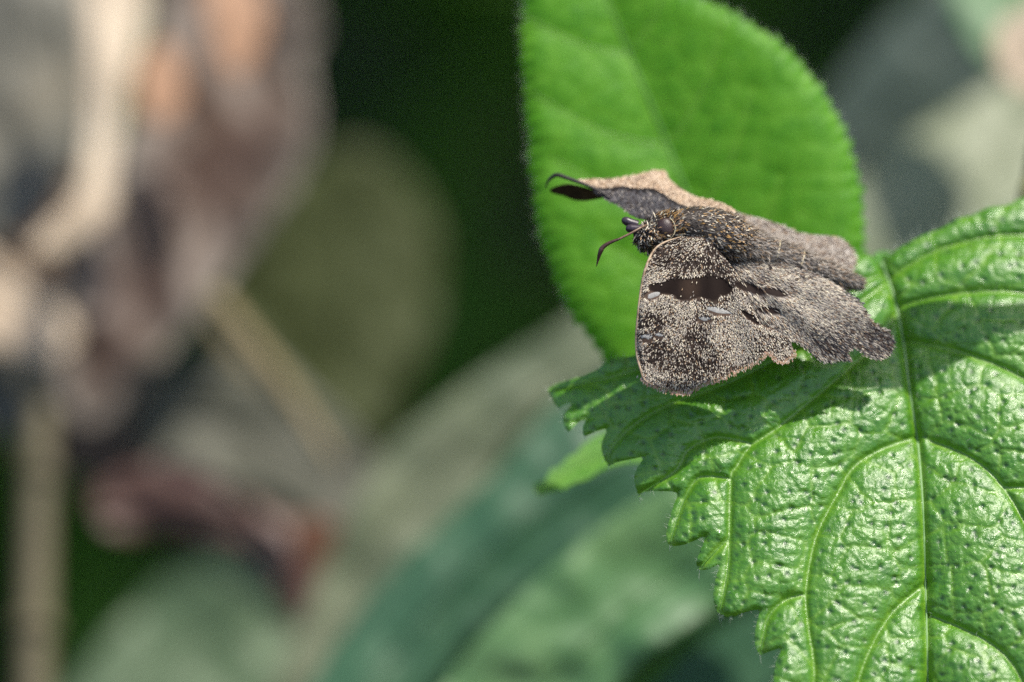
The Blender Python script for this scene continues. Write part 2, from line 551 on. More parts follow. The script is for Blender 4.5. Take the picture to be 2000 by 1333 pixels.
bg_leaf('pale_leaf', [(-40, 1560), (110, 1370), (240, 1210), (380, 1090), (540, 1020), (680, 1060), (740, 1200), (680, 1380), (500, 1600)],
        -125, 'pale green leaf low down beside the dry stalk', 'leaf', m_palegreen,
        mid=[(60, 1540), (330, 1290), (690, 1100)], ay=0.4, fold=0.1, wav=2, seed=7)
# dead leaves on the left
bg_leaf('dead_leaf', [(330, -60), (420, -90), (560, -60), (622, 40), (600, 130), (612, 230), (590, 330), (520, 440), (430, 560), (350, 660), (270, 750), (190, 830), (130, 800), (110, 680), (140, 540), (200, 400), (250, 250), (290, 120)],
        -120, 'large curled dun brown dead leaf hanging with its tip down', 'dead leaf', m_dun,
        mid=[(430, -60), (400, 200), (320, 460), (200, 770)], ax=-0.1, ay=0.45, fold=0.2, curl=0.008, wav=4, seed=8)
bg_leaf('withered_strip', [(180, 960), (260, 915), (360, 900), (470, 960), (560, 1010), (640, 1010), (690, 1050), (650, 1120), (590, 1230), (555, 1200), (530, 1120), (440, 1060), (320, 1050), (210, 1040)],
        -105, 'dark brown withered leaf strip with a rusty end', 'dead leaf', m_brown,
        mid=[(200, 1000), (380, 980), (560, 1060), (580, 1210)], ay=0.2, fold=-0.2, wav=3, seed=9)
bg_leaf('rusty_scrap', [(570, 1030), (610, 1005), (660, 1030), (665, 1080), (630, 1120), (585, 1100)],
        -98, 'small rust orange scrap of dead leaf on the withered strip', 'dead leaf', m_rust, wav=1, seed=10, step=8)
bg_leaf('orange_scrap', [(400, -40), (470, -60), (520, 20), (505, 100), (460, 150), (420, 90)],
        -108, 'orange brown dead leaf scrap at the top of the dun leaf', 'dead leaf', m_orange, ay=0.5, wav=1, seed=11, step=8)
bg_leaf('tan_scrap', [(280, 110), (330, 85), (360, 150), (350, 220), (300, 240), (265, 180)],
        -106, 'tan dead leaf scrap beside the bleached curl', 'dead leaf', m_orange, ay=0.5, wav=1, seed=12, step=8)
bg_leaf('ashen_leaf', [(-120, -80), (60, -100), (180, -60), (190, 120), (170, 280), (110, 400), (40, 460), (-80, 440), (-160, 200)],
        -125, 'ashen grey dead leaf behind the bleached curl', 'dead leaf', m_ash,
        mid=[(0, -80), (30, 200), (0, 440)], ay=0.4, fold=-0.1, wav=3, seed=13)
bg_leaf('bleached_curl', [(160, -90), (240, -100), (285, -20), (268, 100), (240, 220), (222, 340), (225, 410), (170, 470), (110, 500), (60, 490), (90, 440), (150, 370), (172, 240), (172, 80)],
        -105, 'bleached cream dead leaf curled into a long upright edge', 'dead leaf', m_cream,
        mid=[(220, -90), (215, 120), (195, 330), (70, 490)], ax=-0.35, ay=0.5, fold=-0.2, wav=2, seed=14)
bg_leaf('cream_scrap', [(-60, 480), (30, 530), (110, 590), (150, 650), (110, 700), (20, 690), (-80, 640)],
        -110, 'cream dead leaf scrap above the dry stalk', 'dead leaf', m_cream,
        mid=[(-40, 520), (130, 660)], ay=0.6, ax=-0.2, fold=-0.1, wav=2, seed=15)
bg_leaf('faded_leaf', [(-80, 660), (20, 640), (100, 700), (120, 790), (60, 850), (-40, 820)],
        -116, 'faded grey-green leaf resting on top of the dry stalk', 'leaf', m_ash,
        mid=[(-60, 690), (90, 800)], ay=0.3, fold=0.1, wav=1, seed=16)
bg_leaf('brown_leaf', [(-140, 360), (60, 330), (240, 340), (330, 420), (330, 560), (300, 700), (330, 860), (260, 960), (140, 930), (20, 860), (-120, 760)],
        -138, 'dark umber dead leaf filling the gap behind the cream scrap', 'dead leaf', m_umber,
        mid=[(-100, 420), (150, 600), (240, 930)], ay=0.3, fold=-0.1, wav=4, seed=22)
# leaves at the upper right
bg_leaf('slate_leaf', [(1540, 420), (1580, 260), (1680, 100), (1820, -40), (1960, -100), (2060, -60), (2060, 60), (1960, 170), (1840, 270), (1700, 400), (1600, 480)],
        -125, 'dark slate green leaf behind the right edge of the upright leaf', 'leaf', m_slate,
        mid=[(1570, 430), (1760, 180), (2040, -60)], ay=0.1, fold=-0.15, wav=2, seed=17)
bg_leaf('pale_grey_leaf', [(1560, 600), (1600, 430), (1700, 320), (1850, 220), (2000, 130), (2140, 80), (2180, 220), (2080, 400), (1900, 560), (1720, 660)],
        -105, 'pale grey-green leaf above the base of the front leaf', 'leaf', m_palegrey,
        mid=[(1600, 600), (1850, 400), (2140, 130)], ay=0.6, fold=0.05, wav=2, seed=18)
bg_leaf('green_tip_leaf', [(1850, -80), (1960, -100), (2050, -20), (2040, 80), (1950, 130), (1880, 60)],
        -95, 'mid green leaf tip at the top near the cream seed husk', 'leaf', m_lightgreen, ay=0.5, wav=1, seed=19)
bg_leaf('cream_husk', [(1940, 80), (1970, 30), (2040, 10), (2080, 100), (2030, 180), (1965, 160)],
        -85, 'rounded cream husk of a dead leaf beside the green leaf tip', 'dead leaf', m_cream, ay=0.5, wav=2, seed=20, step=8)


def stalk(name, pts, rad, material, label, cat, nodes=()):
    p = np.array(pts, float)
    p = np.c_[smooth_poly(p[:, :2], 8, False), smooth_poly(np.c_[p[:, 2], p[:, 2]], 8, False)[:, 0]]
    w = W(p[:, 0], p[:, 1], p[:, 2])
    w = np.vstack([w, w[-1] + (w[-1] - w[-3]) * np.array([1, 1, 1.0]), [w[-1][0], w[-1][1] + 0.004, -0.006]])   # down to the soil
    t = thing(name, w[np.argmin(w[:, 2])], label, cat)
    rr = np.interp(np.linspace(0, 1, len(w)), np.linspace(0, 1, len(rad)), rad) * 1e-3
    V, F = tube(w, rr, 12)
    build('shaft', V, F, material, t)
    for f in nodes:
        i = int(f * (len(w) - 3)) + 1
        V, F = tube(w[i - 1:i + 2], [rr[i] * 1.02, rr[i] * 1.35, rr[i] * 1.02], 12)
        build('node', V, F, material, t)
    return t


# a stalk that stands on the soil: follow the vertical down from its lowest visible point
stalk('dry_stalk', [(82, 800, -128), (76, 900, -124), (70, 1150, -117), (66, 1420, -110), (62, 2200, -90), (60, 3000, -68)], (1.6, 2.0, 2.2, 2.3, 2.3, 2.3), m_stalk,
      'thick olive tan dry stalk standing upright beside the dark gap', 'stalk', (0.22, 0.45))
bg_leaf('grass_blade', [(395, 570), (440, 575), (500, 650), (580, 760), (650, 880), (640, 900), (560, 800), (470, 730), (410, 650)],
        -100, 'straw coloured dry grass blade leaning across the grey-olive leaf', 'grass', m_straw,
        mid=[(415, 580), (520, 710), (640, 885)], ay=0.1, fold=-0.2, wav=0.5, seed=21, step=8, midr=0.4)

# ------------------------------------------------------------------ the nettle-like leaves in focus
def toothed(path, n_teeth, depth, lean=0.35, seed=0):
    """turn a smooth closed outline into one with n forward-leaning teeth"""
    p = smooth_poly(path, 24)
    seg = np.linalg.norm(np.roll(p, -1, 0) - p, axis=1)
    s = np.r_[0, np.cumsum(seg)]; Ltot = s[-1]; s = s[:-1]
    u = np.linspace(0, 1, n_teeth * 6, endpoint=False)
    q = np.c_[np.interp(u * Ltot, s, p[:, 0], period=Ltot), np.interp(u * Ltot, s, p[:, 1], period=Ltot)]
    tg = np.roll(q, -1, 0) - np.roll(q, 1, 0); tg /= np.linalg.norm(tg, axis=1)[:, None]
    nr = np.c_[tg[:, 1], -tg[:, 0]]
    area = (p[:, 0] * np.roll(p[:, 1], -1) - p[:, 1] * np.roll(p[:, 0], -1)).sum()
    if area < 0: nr = -nr
    ph = (np.arange(len(u)) % 6) / 6.0
    prof = np.where(ph < 0.7, np.sin(ph / 0.7 * math.pi / 2), (1 - ph) / 0.3)
    r = np.random.default_rng(seed).uniform(0.7, 1.3, n_teeth).repeat(6)
    return q + nr * (prof * depth * r)[:, None] + tg * (prof * depth * lean * r)[:, None]


# ---- front leaf
left = [(1722, 522), (1700, 500), (1672, 503), (1640, 520), (1600, 538), (1540, 555), (1480, 575), (1420, 600), (1360, 630), (1300, 660), (1240, 694),
        (1210, 698), (1185, 706), (1165, 722), (1135, 735), (1100, 746), (1073, 757), (1072, 768), (1080, 782), (1090, 797), (1104, 790), (1120, 786), (1106, 802), (1099, 820), (1110, 844), (1128, 828), (1152, 812),
        (1140, 830), (1141, 852), (1158, 846), (1186, 838), (1176, 862), (1176, 884), (1188, 910), (1205, 903), (1240, 896), (1258, 893), (1248, 908), (1239, 930), (1241, 950), (1249, 972),
        (1256, 962), (1285, 960), (1322, 963), (1316, 985), (1306, 1020), (1301, 1045), (1308, 1066), (1337, 1064), (1362, 1054), (1378, 1048), (1368, 1075), (1360, 1098), (1366, 1113), (1385, 1112), (1404, 1104),
        (1398, 1130), (1393, 1160), (1397, 1186), (1406, 1200), (1429, 1206), (1455, 1196), (1482, 1193), (1476, 1225), (1474, 1255), (1484, 1279), (1500, 1274), (1525, 1268), (1516, 1292), (1510, 1330), (1516, 1352),
        (1535, 1362), (1562, 1352), (1556, 1390), (1562, 1430), (1590, 1440), (1622, 1430), (1620, 1470), (1640, 1510), (1690, 1500), (1694, 1550), (1730, 1590), (1760, 1570), (1775, 1630), (1815, 1720)]
right = [(1850, 1640), (1870, 1580), (1905, 1600), (1935, 1550), (1945, 1500), (2000, 1520), (2030, 1470), (2040, 1420), (2100, 1435), (2130, 1380), (2140, 1330), (2200, 1340), (2225, 1285), (2230, 1235), (2290, 1240), (2310, 1180), (2310, 1130),
         (2365, 1130), (2380, 1070), (2370, 1020), (2425, 1005), (2430, 945), (2410, 900), (2465, 875), (2460, 815), (2432, 775), (2475, 735), (2455, 680), (2420, 655), (2440, 605), (2400, 560), (2360, 545), (2360, 490), (2310, 460), (2270, 455), (2250, 410), (2200, 395),
         (2160, 400), (2120, 372), (2070, 375), (2040, 385), (2000, 384), (1965, 402), (1930, 405), (1900, 420), (1868, 428), (1840, 446), (1805, 458), (1775, 474), (1748, 490), (1732, 508)]
big_poly = np.array(left + right, float)
bp = smooth_poly(big_poly, 3)

midrib = smooth_poly([(1722, 515), (1744, 575), (1763, 661), (1775, 751), (1787, 829), (1795, 890), (1803, 1000), (1808, 1150), (1812, 1333), (1814, 1520), (1815, 1715)], 8, False)
side = [
    [(1789, 855), (1723, 877), (1668, 912), (1637, 963), (1602, 1029), (1584, 1089), (1574, 1165), (1580, 1230), (1590, 1300), (1585, 1370), (1566, 1432)],
    [(1752, 610), (1690, 690), (1600, 770), (1520, 835), (1466, 872), (1440, 910), (1428, 935), (1425, 1044), (1422, 1114), (1406, 1195)],
    [(1735, 550), (1640, 620), (1540, 690), (1420, 750), (1310, 790), (1240, 830), (1200, 870), (1186, 904)],
    [(1728, 535), (1620, 570), (1480, 620), (1330, 690), (1200, 735), (1076, 762)],
    [(1470, 868), (1400, 855), (1345, 880), (1320, 920), (1250, 965)],
    [(1428, 935), (1370, 932), (1345, 960), (1325, 1010), (1309, 1062)],
    [(1425, 1050), (1400, 1075), (1368, 1108)],
    [(1576, 1160), (1530, 1175), (1500, 1210), (1486, 1275)],
    [(1808, 1140), (1740, 1200), (1690, 1290), (1660, 1400), (1640, 1505)],
    [(1812, 1330), (1780, 1400), (1745, 1500), (1732, 1585)],
    [(1819, 862), (1900, 897), (1960, 953), (2010, 1040), (2060, 1170), (2090, 1300), (2100, 1430)],
    [(1812, 1200), (1925, 1251), (1986, 1311), (2010, 1400), (2002, 1515)],
    [(1814, 1420), (1870, 1470), (1905, 1595)],
    [(1765, 665), (1880, 690), (2000, 740), (2110, 830), (2200, 980), (2290, 1235)],
    [(1752, 600), (1860, 575), (2010, 575), (2180, 640), (2330, 780), (2430, 940)],
    [(1735, 545), (1830, 490), (1960, 460), (2120, 470), (2300, 540), (2435, 610)],
    [(1960, 953), (2080, 960), (2200, 1010), (2310, 1130)],
    [(2000, 740), (2160, 760), (2300, 830), (2380, 1060)],
]
side = [smooth_poly(s, 6, False) for s in side]


def big_z(P, full=True):
    px, py = P[:, 0], P[:, 1]
    v = (py - 500) / 800.0
    z = np.where(v > 0, -14.2 + 18.5 * np.maximum(v, 1e-6) ** 0.85, -14.2 + 26 * v)
    z = z - 2.0 * np.clip((v - 1.0) / 0.5, 0, 2) ** 2 * 2.2
    ul = np.clip((1520 - px) / 430.0, 0, 2)
    z = z - 4.6 * ul ** 1.7
    ur = np.clip((px - 1930) / 500.0, 0, 2)
    z = z - 9.0 * ur ** 1.6
    dm, _, _ = seg_dist(P, midrib, False)
    z = z + 2.6 * (1 - np.exp(-dm / 120.0))
    ds = np.full(len(P), 1e9)
    for s in side:
        d, _, t = seg_dist(P, s, False)
        ds = np.minimum(ds, d)
    z = z + 1.25 * (1 - np.exp(-(ds / 58.0) ** 1.1)) - 0.7
    z = z - 0.5 * np.exp(-(dm / 8.0) ** 2) - 0.25 * np.exp(-(ds / 6.0) ** 2)
    if not full: return z
    wx = px + 14 * (fbm(px / 70 + 9, py / 70 + 4, 31) - 0.5); wy = py + 14 * (fbm(px / 70 + 3, py / 70 + 8, 35) - 0.5)
    c1, v1 = cells(wx / 92 + 5, wy / 70 + 5, 1)
    c2, v2 = cells(wx / 30 + 9, wy / 26 + 2, 2)
    c3, v3 = cells(wx / 13 + 1, wy / 12 + 3, 3)
    near = np.minimum(dm, ds)
    q = 1 - np.exp(-near / 12.0)
    z = z + 0.24 * (1 - np.exp(-c1 / 0.14)) * q + (0.08 + 0.12 * v2) * (1 - np.exp(-c2 / 0.20)) * q + (0.04 + 0.12 * v3) * (1 - np.exp(-c3 / 0.3)) * q
    # small sunken pores
    _, _, fp = cells(px / 38 + 3, py / 36 + 6, 7, 0.95, True)
    pore = np.exp(-(fp / 0.13) ** 2) * q
    z = z - 0.22 * pore
    return z, dm, ds, c1, c2, pore


P, F, e = sheet2d(bp, 3.4)
zz, dm, ds, c1, c2, pore = big_z(P)
# the rim of every tooth turns down
zz = zz - 0.8 * np.exp(-np.maximum(e, 0) / 11.0)
vein = np.clip(np.exp(-(ds / 4.0) ** 2) * 0.8 + np.exp(-(dm / 5.0) ** 2) + 0.7 * np.exp(-(c1 / 0.06) ** 2) + 0.35 * np.exp(-(c2 / 0.09) ** 2), 0, 1)
V = W(P[:, 0], P[:, 1], zz)
pet = W(1722, 512, -15.0)
big = thing('toothed_leaf', pet, 'large glossy crinkled green leaf with coarse teeth, the butterfly resting on it', 'leaf')
build('blade', V, F, M['big_leaf'], big, attrs={'surf': np.c_[P / 100, zz * 0.18], 'vein': vein, 'pore': pore})
zm = big_z(midrib)[0]
V, F = tube(W(midrib[:, 0], midrib[:, 1], zm + 0.04), np.linspace(0.2, 0.10, len(midrib)) * 1e-3, 8)
build('midrib', V, F, M['vein_pale'], big)
for s in side:
    zs = big_z(s)[0]
    rr = np.linspace(0.08, 0.04, len(s)) * 1e-3
    V, F = tube(W(s[:, 0], s[:, 1], zs - 0.03), rr, 6)
    build('side_vein', V, F, M['vein'], big)
# leaf stalk running back to the stem
pp = [(1722, 520, -15.4), (1712, 506, -18.5), (1740, 506, -25), (1850, 560, -30), (2010, 650, -33)]
a = np.array(pp, float)
a = np.c_[smooth_poly(a[:, :2], 8, False), smooth_poly(a[:, [2, 2]], 8, False)[:, 0]]
V, F = tube(W(a[:, 0], a[:, 1], a[:, 2]), np.linspace(0.45, 0.8, len(a)) * 1e-3, 10)
build('petiole', V, F, M['vein'], big)


def hairs(name, roots, dirs, length, width, parent, material, seed=0):
    """short curved hairs, each a thin three-sided spike"""
    r = np.random.default_rng(seed); k = len(roots)
    L = length * r.uniform(0.6, 1.3, k)[:, None]
    d = dirs / (np.linalg.norm(dirs, axis=1)[:, None] + 1e-12)
    sd = np.cross(d, N); sd /= np.linalg.norm(sd, axis=1)[:, None] + 1e-12
    bend = r.normal(size=(k, 3)) * 0.22
    m = roots + d * L * 0.55
    t = roots + (d + bend) * L
    w = width
    up = np.cross(sd, d)
    V = np.stack([roots + sd * w, roots - sd * w, roots + up * w, m + sd * w * .6, m - sd * w * .6, m + up * w * .6, t], 1).reshape(-1, 3)
    i = np.arange(k)[:, None] * 7
    F3 = [[0, 1, 4], [0, 4, 3], [1, 2, 5], [1, 5, 4], [2, 0, 3], [2, 3, 5], [3, 4, 6], [4, 5, 6], [5, 3, 6]]
    F = np.concatenate([i + np.array([f]) for f in F3])
    return build(name, V, F, material, parent, kind='stuff')


def edge_hairs(poly, zfun, count, out_len, width, parent, material, seed, sel=None, zoff=0.0):
    r = np.random.default_rng(seed)
    i = r.integers(0, len(poly), count); t = r.random(count)[:, None]
    p = poly[i] * (1 - t) + np.roll(poly, -1, 0)[i] * t
    tg = np.roll(poly, -1, 0)[i] - poly[i]; tg /= np.linalg.norm(tg, axis=1)[:, None] + 1e-9
    nr = np.c_[tg[:, 1], -tg[:, 0]]
    pr = p + nr * 3
    flip = inside(pr, poly); nr[flip] *= -1
    if sel is not None:
        k = sel(p); p, nr, tg = p[k], nr[k], tg[k]
    z = zfun(p) + zoff
    root = W(p[:, 0] - nr[:, 0] * 1.5, p[:, 1] - nr[:, 1] * 1.5, z)
    q = p + nr * 10 + tg * r.normal(0, 4, len(p))[:, None]
    d = W(q[:, 0], q[:, 1], z + r.normal(0, 0.25, len(p))) - root
    return hairs('hair', root, d, out_len, width, parent, material, seed)


zb = lambda p: big_z(p)[0] - 0.8
edge_hairs(bp, zb, 700, 0.0011, 0.000018, big, M['hair'], 41, sel=lambda p: (p[:, 1] < 560) & (p[:, 0] > 1735))
edge_hairs(bp, zb, 420, 0.0008, 0.000014, big, M['hair'], 42, sel=lambda p: p[:, 1] > 690)
tips = np.array([(1189, 908), (1249, 971), (1308, 1066), (1366, 1113), (1405, 1199), (1410, 1200), (1484, 1279), (1141, 850)], float)
r1 = W(tips[:, 0], tips[:, 1], zb(tips))
d1 = W(tips[:, 0] + rng.normal(3, 5, len(tips)), tips[:, 1] + 26, zb(tips) - 0.2) - r1
hairs('hair', r1, d1, 0.0014, 0.00003, big, M['hair'], 43)
# sparse bristles standing on the blade
k = 900
bp_in = np.c_[rng.uniform(1080, 2450, k * 2), rng.uniform(400, 1600, k * 2)]
bp_in = bp_in[inside(bp_in, bp)][:k]
zi = big_z(bp_in)[0]
r1 = W(bp_in[:, 0], bp_in[:, 1], zi)
q = bp_in + rng.normal(0, 6, bp_in.shape) + np.array([-4, 6])
d1 = W(q[:, 0], q[:, 1], zi + 0.5) - r1
hairs('hair', r1, d1, 0.0007, 0.000012, big, M['hair'], 44)

# ---- upright leaf behind the butterfly
back_path = [(1150, -150), (1075, -110), (1035, -30), (1027, 70), (1032, 170), (1041, 260), (1047, 350), (1060, 440), (1086, 530), (1118, 600), (1150, 645), (1188, 700), (1260, 780), (1370, 830), (1500, 800), (1600, 710),
             (1660, 600), (1680, 500), (1678, 410), (1662, 320), (1630, 235), (1588, 165), (1535, 105), (1470, 55), (1390, 12), (1300, -30), (1220, -90)]
bpoly = toothed(back_path, 84, 13.0, 0.6, 4)
bmid = smooth_poly([(1500, 800), (1440, 620), (1360, 420), (1270, 200), (1170, -40), (1140, -140)], 8, False)
bside = []
for f, l1, l2 in ((0.12, 150, 150), (0.26, 240, 230), (0.40, 280, 250), (0.54, 270, 250), (0.68, 220, 220), (0.82, 150, 150)):
    i = int(f * (len(bmid) - 1)); p0 = bmid[i]; t = bmid[i + 1] - p0; t /= np.linalg.norm(t)
    nl = np.array([t[1], -t[0]])
    for sgn, ln in ((1, l1), (-1, l2)):
        q = [p0, p0 + nl * sgn * ln * .4 + t * ln * .28, p0 + nl * sgn * ln * .78 + t * ln * .75]
        bside.append(smooth_poly(q, 6, False))


def back_z(P):
    px, py = P[:, 0], P[:, 1]
    z = -27.0 - (660 - py) * 0.055 * 0.10 + 0.0 * px
    d, _, _ = seg_dist(P, bmid, False)
    z = z + 3.0 * (1 - np.exp(-d / 200.0)) - 2.5 * (np.clip(d - 180, 0, 400) / 200) ** 2
    ds = np.full(len(P), 1e9)
    for s in bside: ds = np.minimum(ds, seg_dist(P, s, False)[0])
    z = z + 0.5 * (1 - np.exp(-ds / 45.0))
    c1, v1 = cells(px / 60 + 5, py / 55 + 5, 5)
    z = z + 0.12 * (1 - np.exp(-c1 / 0.2))
    return z, d, ds, c1


P, F, e = sheet2d(bpoly, 6.0)
zz, d, ds, c1 = back_z(P)
zz = zz - 0.9 * np.exp(-np.maximum(e, 0) / 14.0)
V = W(P[:, 0], P[:, 1], zz)
back = thing('upright_leaf', W(1500, 800, -28), 'bright green oval leaf standing upright behind the butterfly', 'leaf')
vein = np.clip(np.exp(-(d / 7) ** 2) + 0.9 * np.exp(-(ds / 6) ** 2) + 0.4 * np.exp(-(c1 / 0.08) ** 2), 0, 1)
build('blade', V, F, M['back_leaf'], back, attrs={'surf': np.c_[P / 100, zz * 0.18], 'vein': vein})
V, F = tube(W(bmid[:, 0], bmid[:, 1], back_z(bmid)[0] + 0.02), np.linspace(0.35, 0.1, len(bmid)) * 1e-3, 8)
build('midrib', V, F, M['vein'], back)
for s in bside:
    V, F = tube(W(s[:, 0], s[:, 1], back_z(s)[0]), np.linspace(0.12, 0.05, len(s)) * 1e-3, 6)
    build('side_vein', V, F, M['vein'], back)
a = np.c_[smooth_poly([(1500, 798), (1560, 900), (1750, 960), (2010, 960)], 8, False), np.interp(np.linspace(0, 1, 25), [0, .3, 1], [-28, -30, -33])]
V, F = tube(W(a[:, 0], a[:, 1], a[:, 2]), np.linspace(0.5, 0.9, len(a)) * 1e-3, 10)
build('petiole', V, F, M['vein'], back)
zk = lambda p: back_z(p)[0] - 0.9
edge_hairs(bpoly, zk, 900, 0.0009, 0.000012, back, M['hair'], 51)

# ---- small sunlit leaf peeping out under the toothed edge
sp = smooth_poly([(1040, 952), (1052, 942), (1066, 936), (1075, 918), (1092, 912), (1108, 894), (1124, 886), (1140, 868), (1165, 850), (1200, 838), (1260, 840), (1340, 870), (1380, 900), (1340, 918), (1290, 905), (1240, 903), (1205, 908), (1170, 922), (1150, 936), (1120, 945), (1100, 957), (1070, 962), (1052, 968)], 3)
P, F, e = sheet2d(sp, 4.0)
smid = smooth_poly([(1360, 892), (1260, 872), (1150, 902), (1046, 956)], 8, False)


def small_z(P):
    d, _, _ = seg_dist(P, smid, False)
    return -25 - (1200 - P[:, 0]) * 0.055 * 0.15 + (P[:, 1] - 900) * 0.055 * 0.7 + 0.6 * (1 - np.exp(-d / 12.0))


zz = small_z(P)
sl = thing('young_leaf', W(1360, 892, -24), 'small narrow sunlit yellow-green leaf peeping out under the toothed edge', 'leaf')
build('blade', W(P[:, 0], P[:, 1], zz), F, M['small_leaf'], sl, attrs={'surf': np.c_[P / 100, zz * 0.18], 'vein': np.exp(-(seg_dist(P, smid, False)[0] / 5) ** 2)})
V, F = tube(W(smid[:, 0], smid[:, 1], small_z(smid)), np.linspace(0.25, 0.08, len(smid)) * 1e-3, 8)
build('midrib', V, F, M['vein'], sl)
a = np.c_[smooth_poly([(1360, 892), (1500, 960), (1750, 1010), (2010, 1015)], 8, False), np.interp(np.linspace(0, 1, 25), [0, .3, 1], [-24, -26, -33])]
V, F = tube(W(a[:, 0], a[:, 1], a[:, 2]), np.linspace(0.3, 0.6, len(a)) * 1e-3, 8)
build('petiole', V, F, M['vein'], sl)

# ---- the stem that carries them, rising from the soil behind the front leaf
stw = [W(2200, -900, -12), W(2120, -300, -28), W(2028, 290, -36), W(2010, 400, -35), W(2010, 650, -33.5), W(2012, 960, -33.5)]
low = stw[-1]
stw += [low + np.array([0.004, 0.01, -0.10]), low + np.array([0.006, 0.015, -0.25]), np.array([low[0] + 0.006, low[1] + 0.015, -0.01])]
stw = smooth_poly(np.array(stw), 8, False)
stem = thing('green_stalk', stw[-1], 'brownish green plant stalk tip beside the pale grey-green leaf', 'stalk')
V, F = tube(stw, np.interp(np.linspace(0, 1, len(stw)), [0, 0.3, 1], [0.7e-3, 1.2e-3, 2.6e-3]), 12)
build('shaft', V, F, M['stem'], stem)

# ---- unseen blocker leaf, added and cut to the shade wanted on the front leaf
shade = smooth_poly([(1765, 570), (1740, 600), (1705, 640), (1610, 715), (1545, 785), (1600, 850), (1700, 885), (1785, 870), (1850, 790), (1895, 725), (1980, 670), (2090, 630), (2210, 590), (2200, 520), (2080, 520), (1950, 545), (1850, 550)], 6)
P, F, e = sheet2d(shade, 10.0)
LIFT = 0.075
zs = big_z(P, False)
V = W(P[:, 0], P[:, 1], np.full(len(P), -9.0)) + SUN * LIFT + N * (0.0012 * np.sin(P[:, 0] / 60))[:, None]
top = thing('sun_blocker', V[np.argmin(V[:, 2])], 'leaf above the picture that shades the base of the front leaf', 'leaf')
build('blade', V, F, M['big_leaf'], top, attrs={'surf': np.c_[P / 100, zs * 0.18], 'vein': np.zeros(len(P))})
ml = smooth_poly([(1600, 800), (1760, 720), (1950, 610), (2180, 550)], 8, False)
mw = W(ml[:, 0], ml[:, 1], np.full(len(ml), -9.0)) + SUN * LIFT + N * (0.0012 * np.sin(ml[:, 0] / 60))[:, None]
V, F = tube(mw, np.linspace(0.1, 0.3, len(ml)) * 1e-3, 8)
build('midrib', V, F, M['vein_pale'], top)
j = np.argmin(np.linalg.norm(stw - mw[-1], axis=1))
pt = smooth_poly(np.array([mw[-1], mw[-1] * 0.5 + stw[j] * 0.5 + np.array([0, 0, 0.004]), stw[j]]), 8, False)
V, F = tube(pt, np.linspace(0.35, 0.6, len(pt)) * 1e-3, 8)
build('petiole', V, F, M['vein'], top)

# ------------------------------------------------------------------ the skipper butterfly
M['wing'] = coloured('wing_membrane', 0.75, 0.12, 0.1, 0.0, 0.00002, 5000)
M['scale'] = coloured('wing_scales', 0.7, 0.12, 0.1)
M['fur'] = coloured('body_fur', 0.6, 0.2, 0.15)
M['body'] = plain('body_dark', [(0.014, 0.012, 0.011), (0.04, 0.03, 0.024)], 2500, 0.6, 0, 0.3, 0.00005, 9000)
M['window'] = plain('hyaline_spot', [(0.30, 0.29, 0.27), (0.44, 0.425, 0.39)], 2500, 0.6, 0.1, 0.3, 0.00003)
M['eye'] = plain('compound_eye', [(0.018, 0.010, 0.009), (0.055, 0.030, 0.026)], 9000, 0.42, 0, 0.5, 0.00003, 12000)
M['eye_rim'] = plain('eye_rim', [(0.45, 0.36, 0.2), (0.62, 0.54, 0.36)], 3000, 0.5)
M['palp'] = plain('palp_violet', [(0.015, 0.009, 0.014), (0.05, 0.035, 0.05)], 4000, 0.4, 0, 0.5)
M['antenna'] = plain('antenna_brown', [(0.10, 0.06, 0.035), (0.22, 0.14, 0.09)], 2500, 0.4, 0, 0.5)
M['club'] = plain('club_dark', [(0.035, 0.016, 0.012), (0.09, 0.045, 0.035)], 2500, 0.35, 0, 0.5)
M['leg'] = plain('leg_brown', [(0.05, 0.035, 0.02), (0.12, 0.08, 0.05)], 2500, 0.5)

butterfly = thing('skipper_butterfly', W(1450, 640, -6), 'grey-brown speckled skipper butterfly with spread ragged wings on the toothed leaf', 'butterfly')


def cmix(a, b, t):
    t = np.clip(t, 0, 1)[:, None]
    return np.asarray(a) * (1 - t) + np.asarray(b) * t


def blob(P, c, a, b, ang=0, soft=0.25):
    """1 inside an ellipse with a soft border"""
    ca, sa = math.cos(math.radians(ang)), math.sin(math.radians(ang))
    x = P[:, 0] - c[0]; y = P[:, 1] - c[1]
    u = (x * ca + y * sa) / a; v = (-x * sa + y * ca) / b
    d = np.sqrt(u * u + v * v)
    return np.clip((1 + soft - d) / (2 * soft), 0, 1)


def scales(name, P, zfun, dirs, length, width, cols, lift, parent, material, seed, inpoly=None):
    """flat kite-shaped scales or hairs laid along dirs, tips a little raised"""
    r = np.random.default_rng(seed)
    d = dirs / (np.linalg.norm(dirs, axis=1)[:, None] + 1e-9)
    if inpoly is not None:
        ok = inside(P + d * length * 0.9, inpoly)
        P, d, cols = P[ok], d[ok], cols[ok]
    k = len(P)
    L = (np.asarray(length) * r.uniform(0.65, 1.35, k))[:, None]; w = (np.asarray(width) * r.uniform(0.7, 1.3, k))[:, None]
    s = np.c_[-d[:, 1], d[:, 0]]
    z0 = zfun(P) + 0.03
    def at(p, h):
        return W(p[:, 0], p[:, 1], zfun(p) + h)
    lf = lift * r.uniform(0.5, 1.5, k)
    A = W(P[:, 0], P[:, 1], z0)
    pm = P + d * L * 0.55
    B1 = at(pm + s * w, 0.04 + lf * 0.6); B2 = at(pm - s * w, 0.04 + lf * 0.6)
    Cc = at(P + d * L, 0.04 + lf)
    V = np.stack([A, B1, Cc, B2], 1).reshape(-1, 3)
    F = (np.arange(k)[:, None] * 4 + np.array([[0, 3, 2, 1]])).astype(int)
    return build(name, V, F, material, parent, smooth=False, attrs={'col': np.repeat(cols, 4, 0)}, kind='stuff')


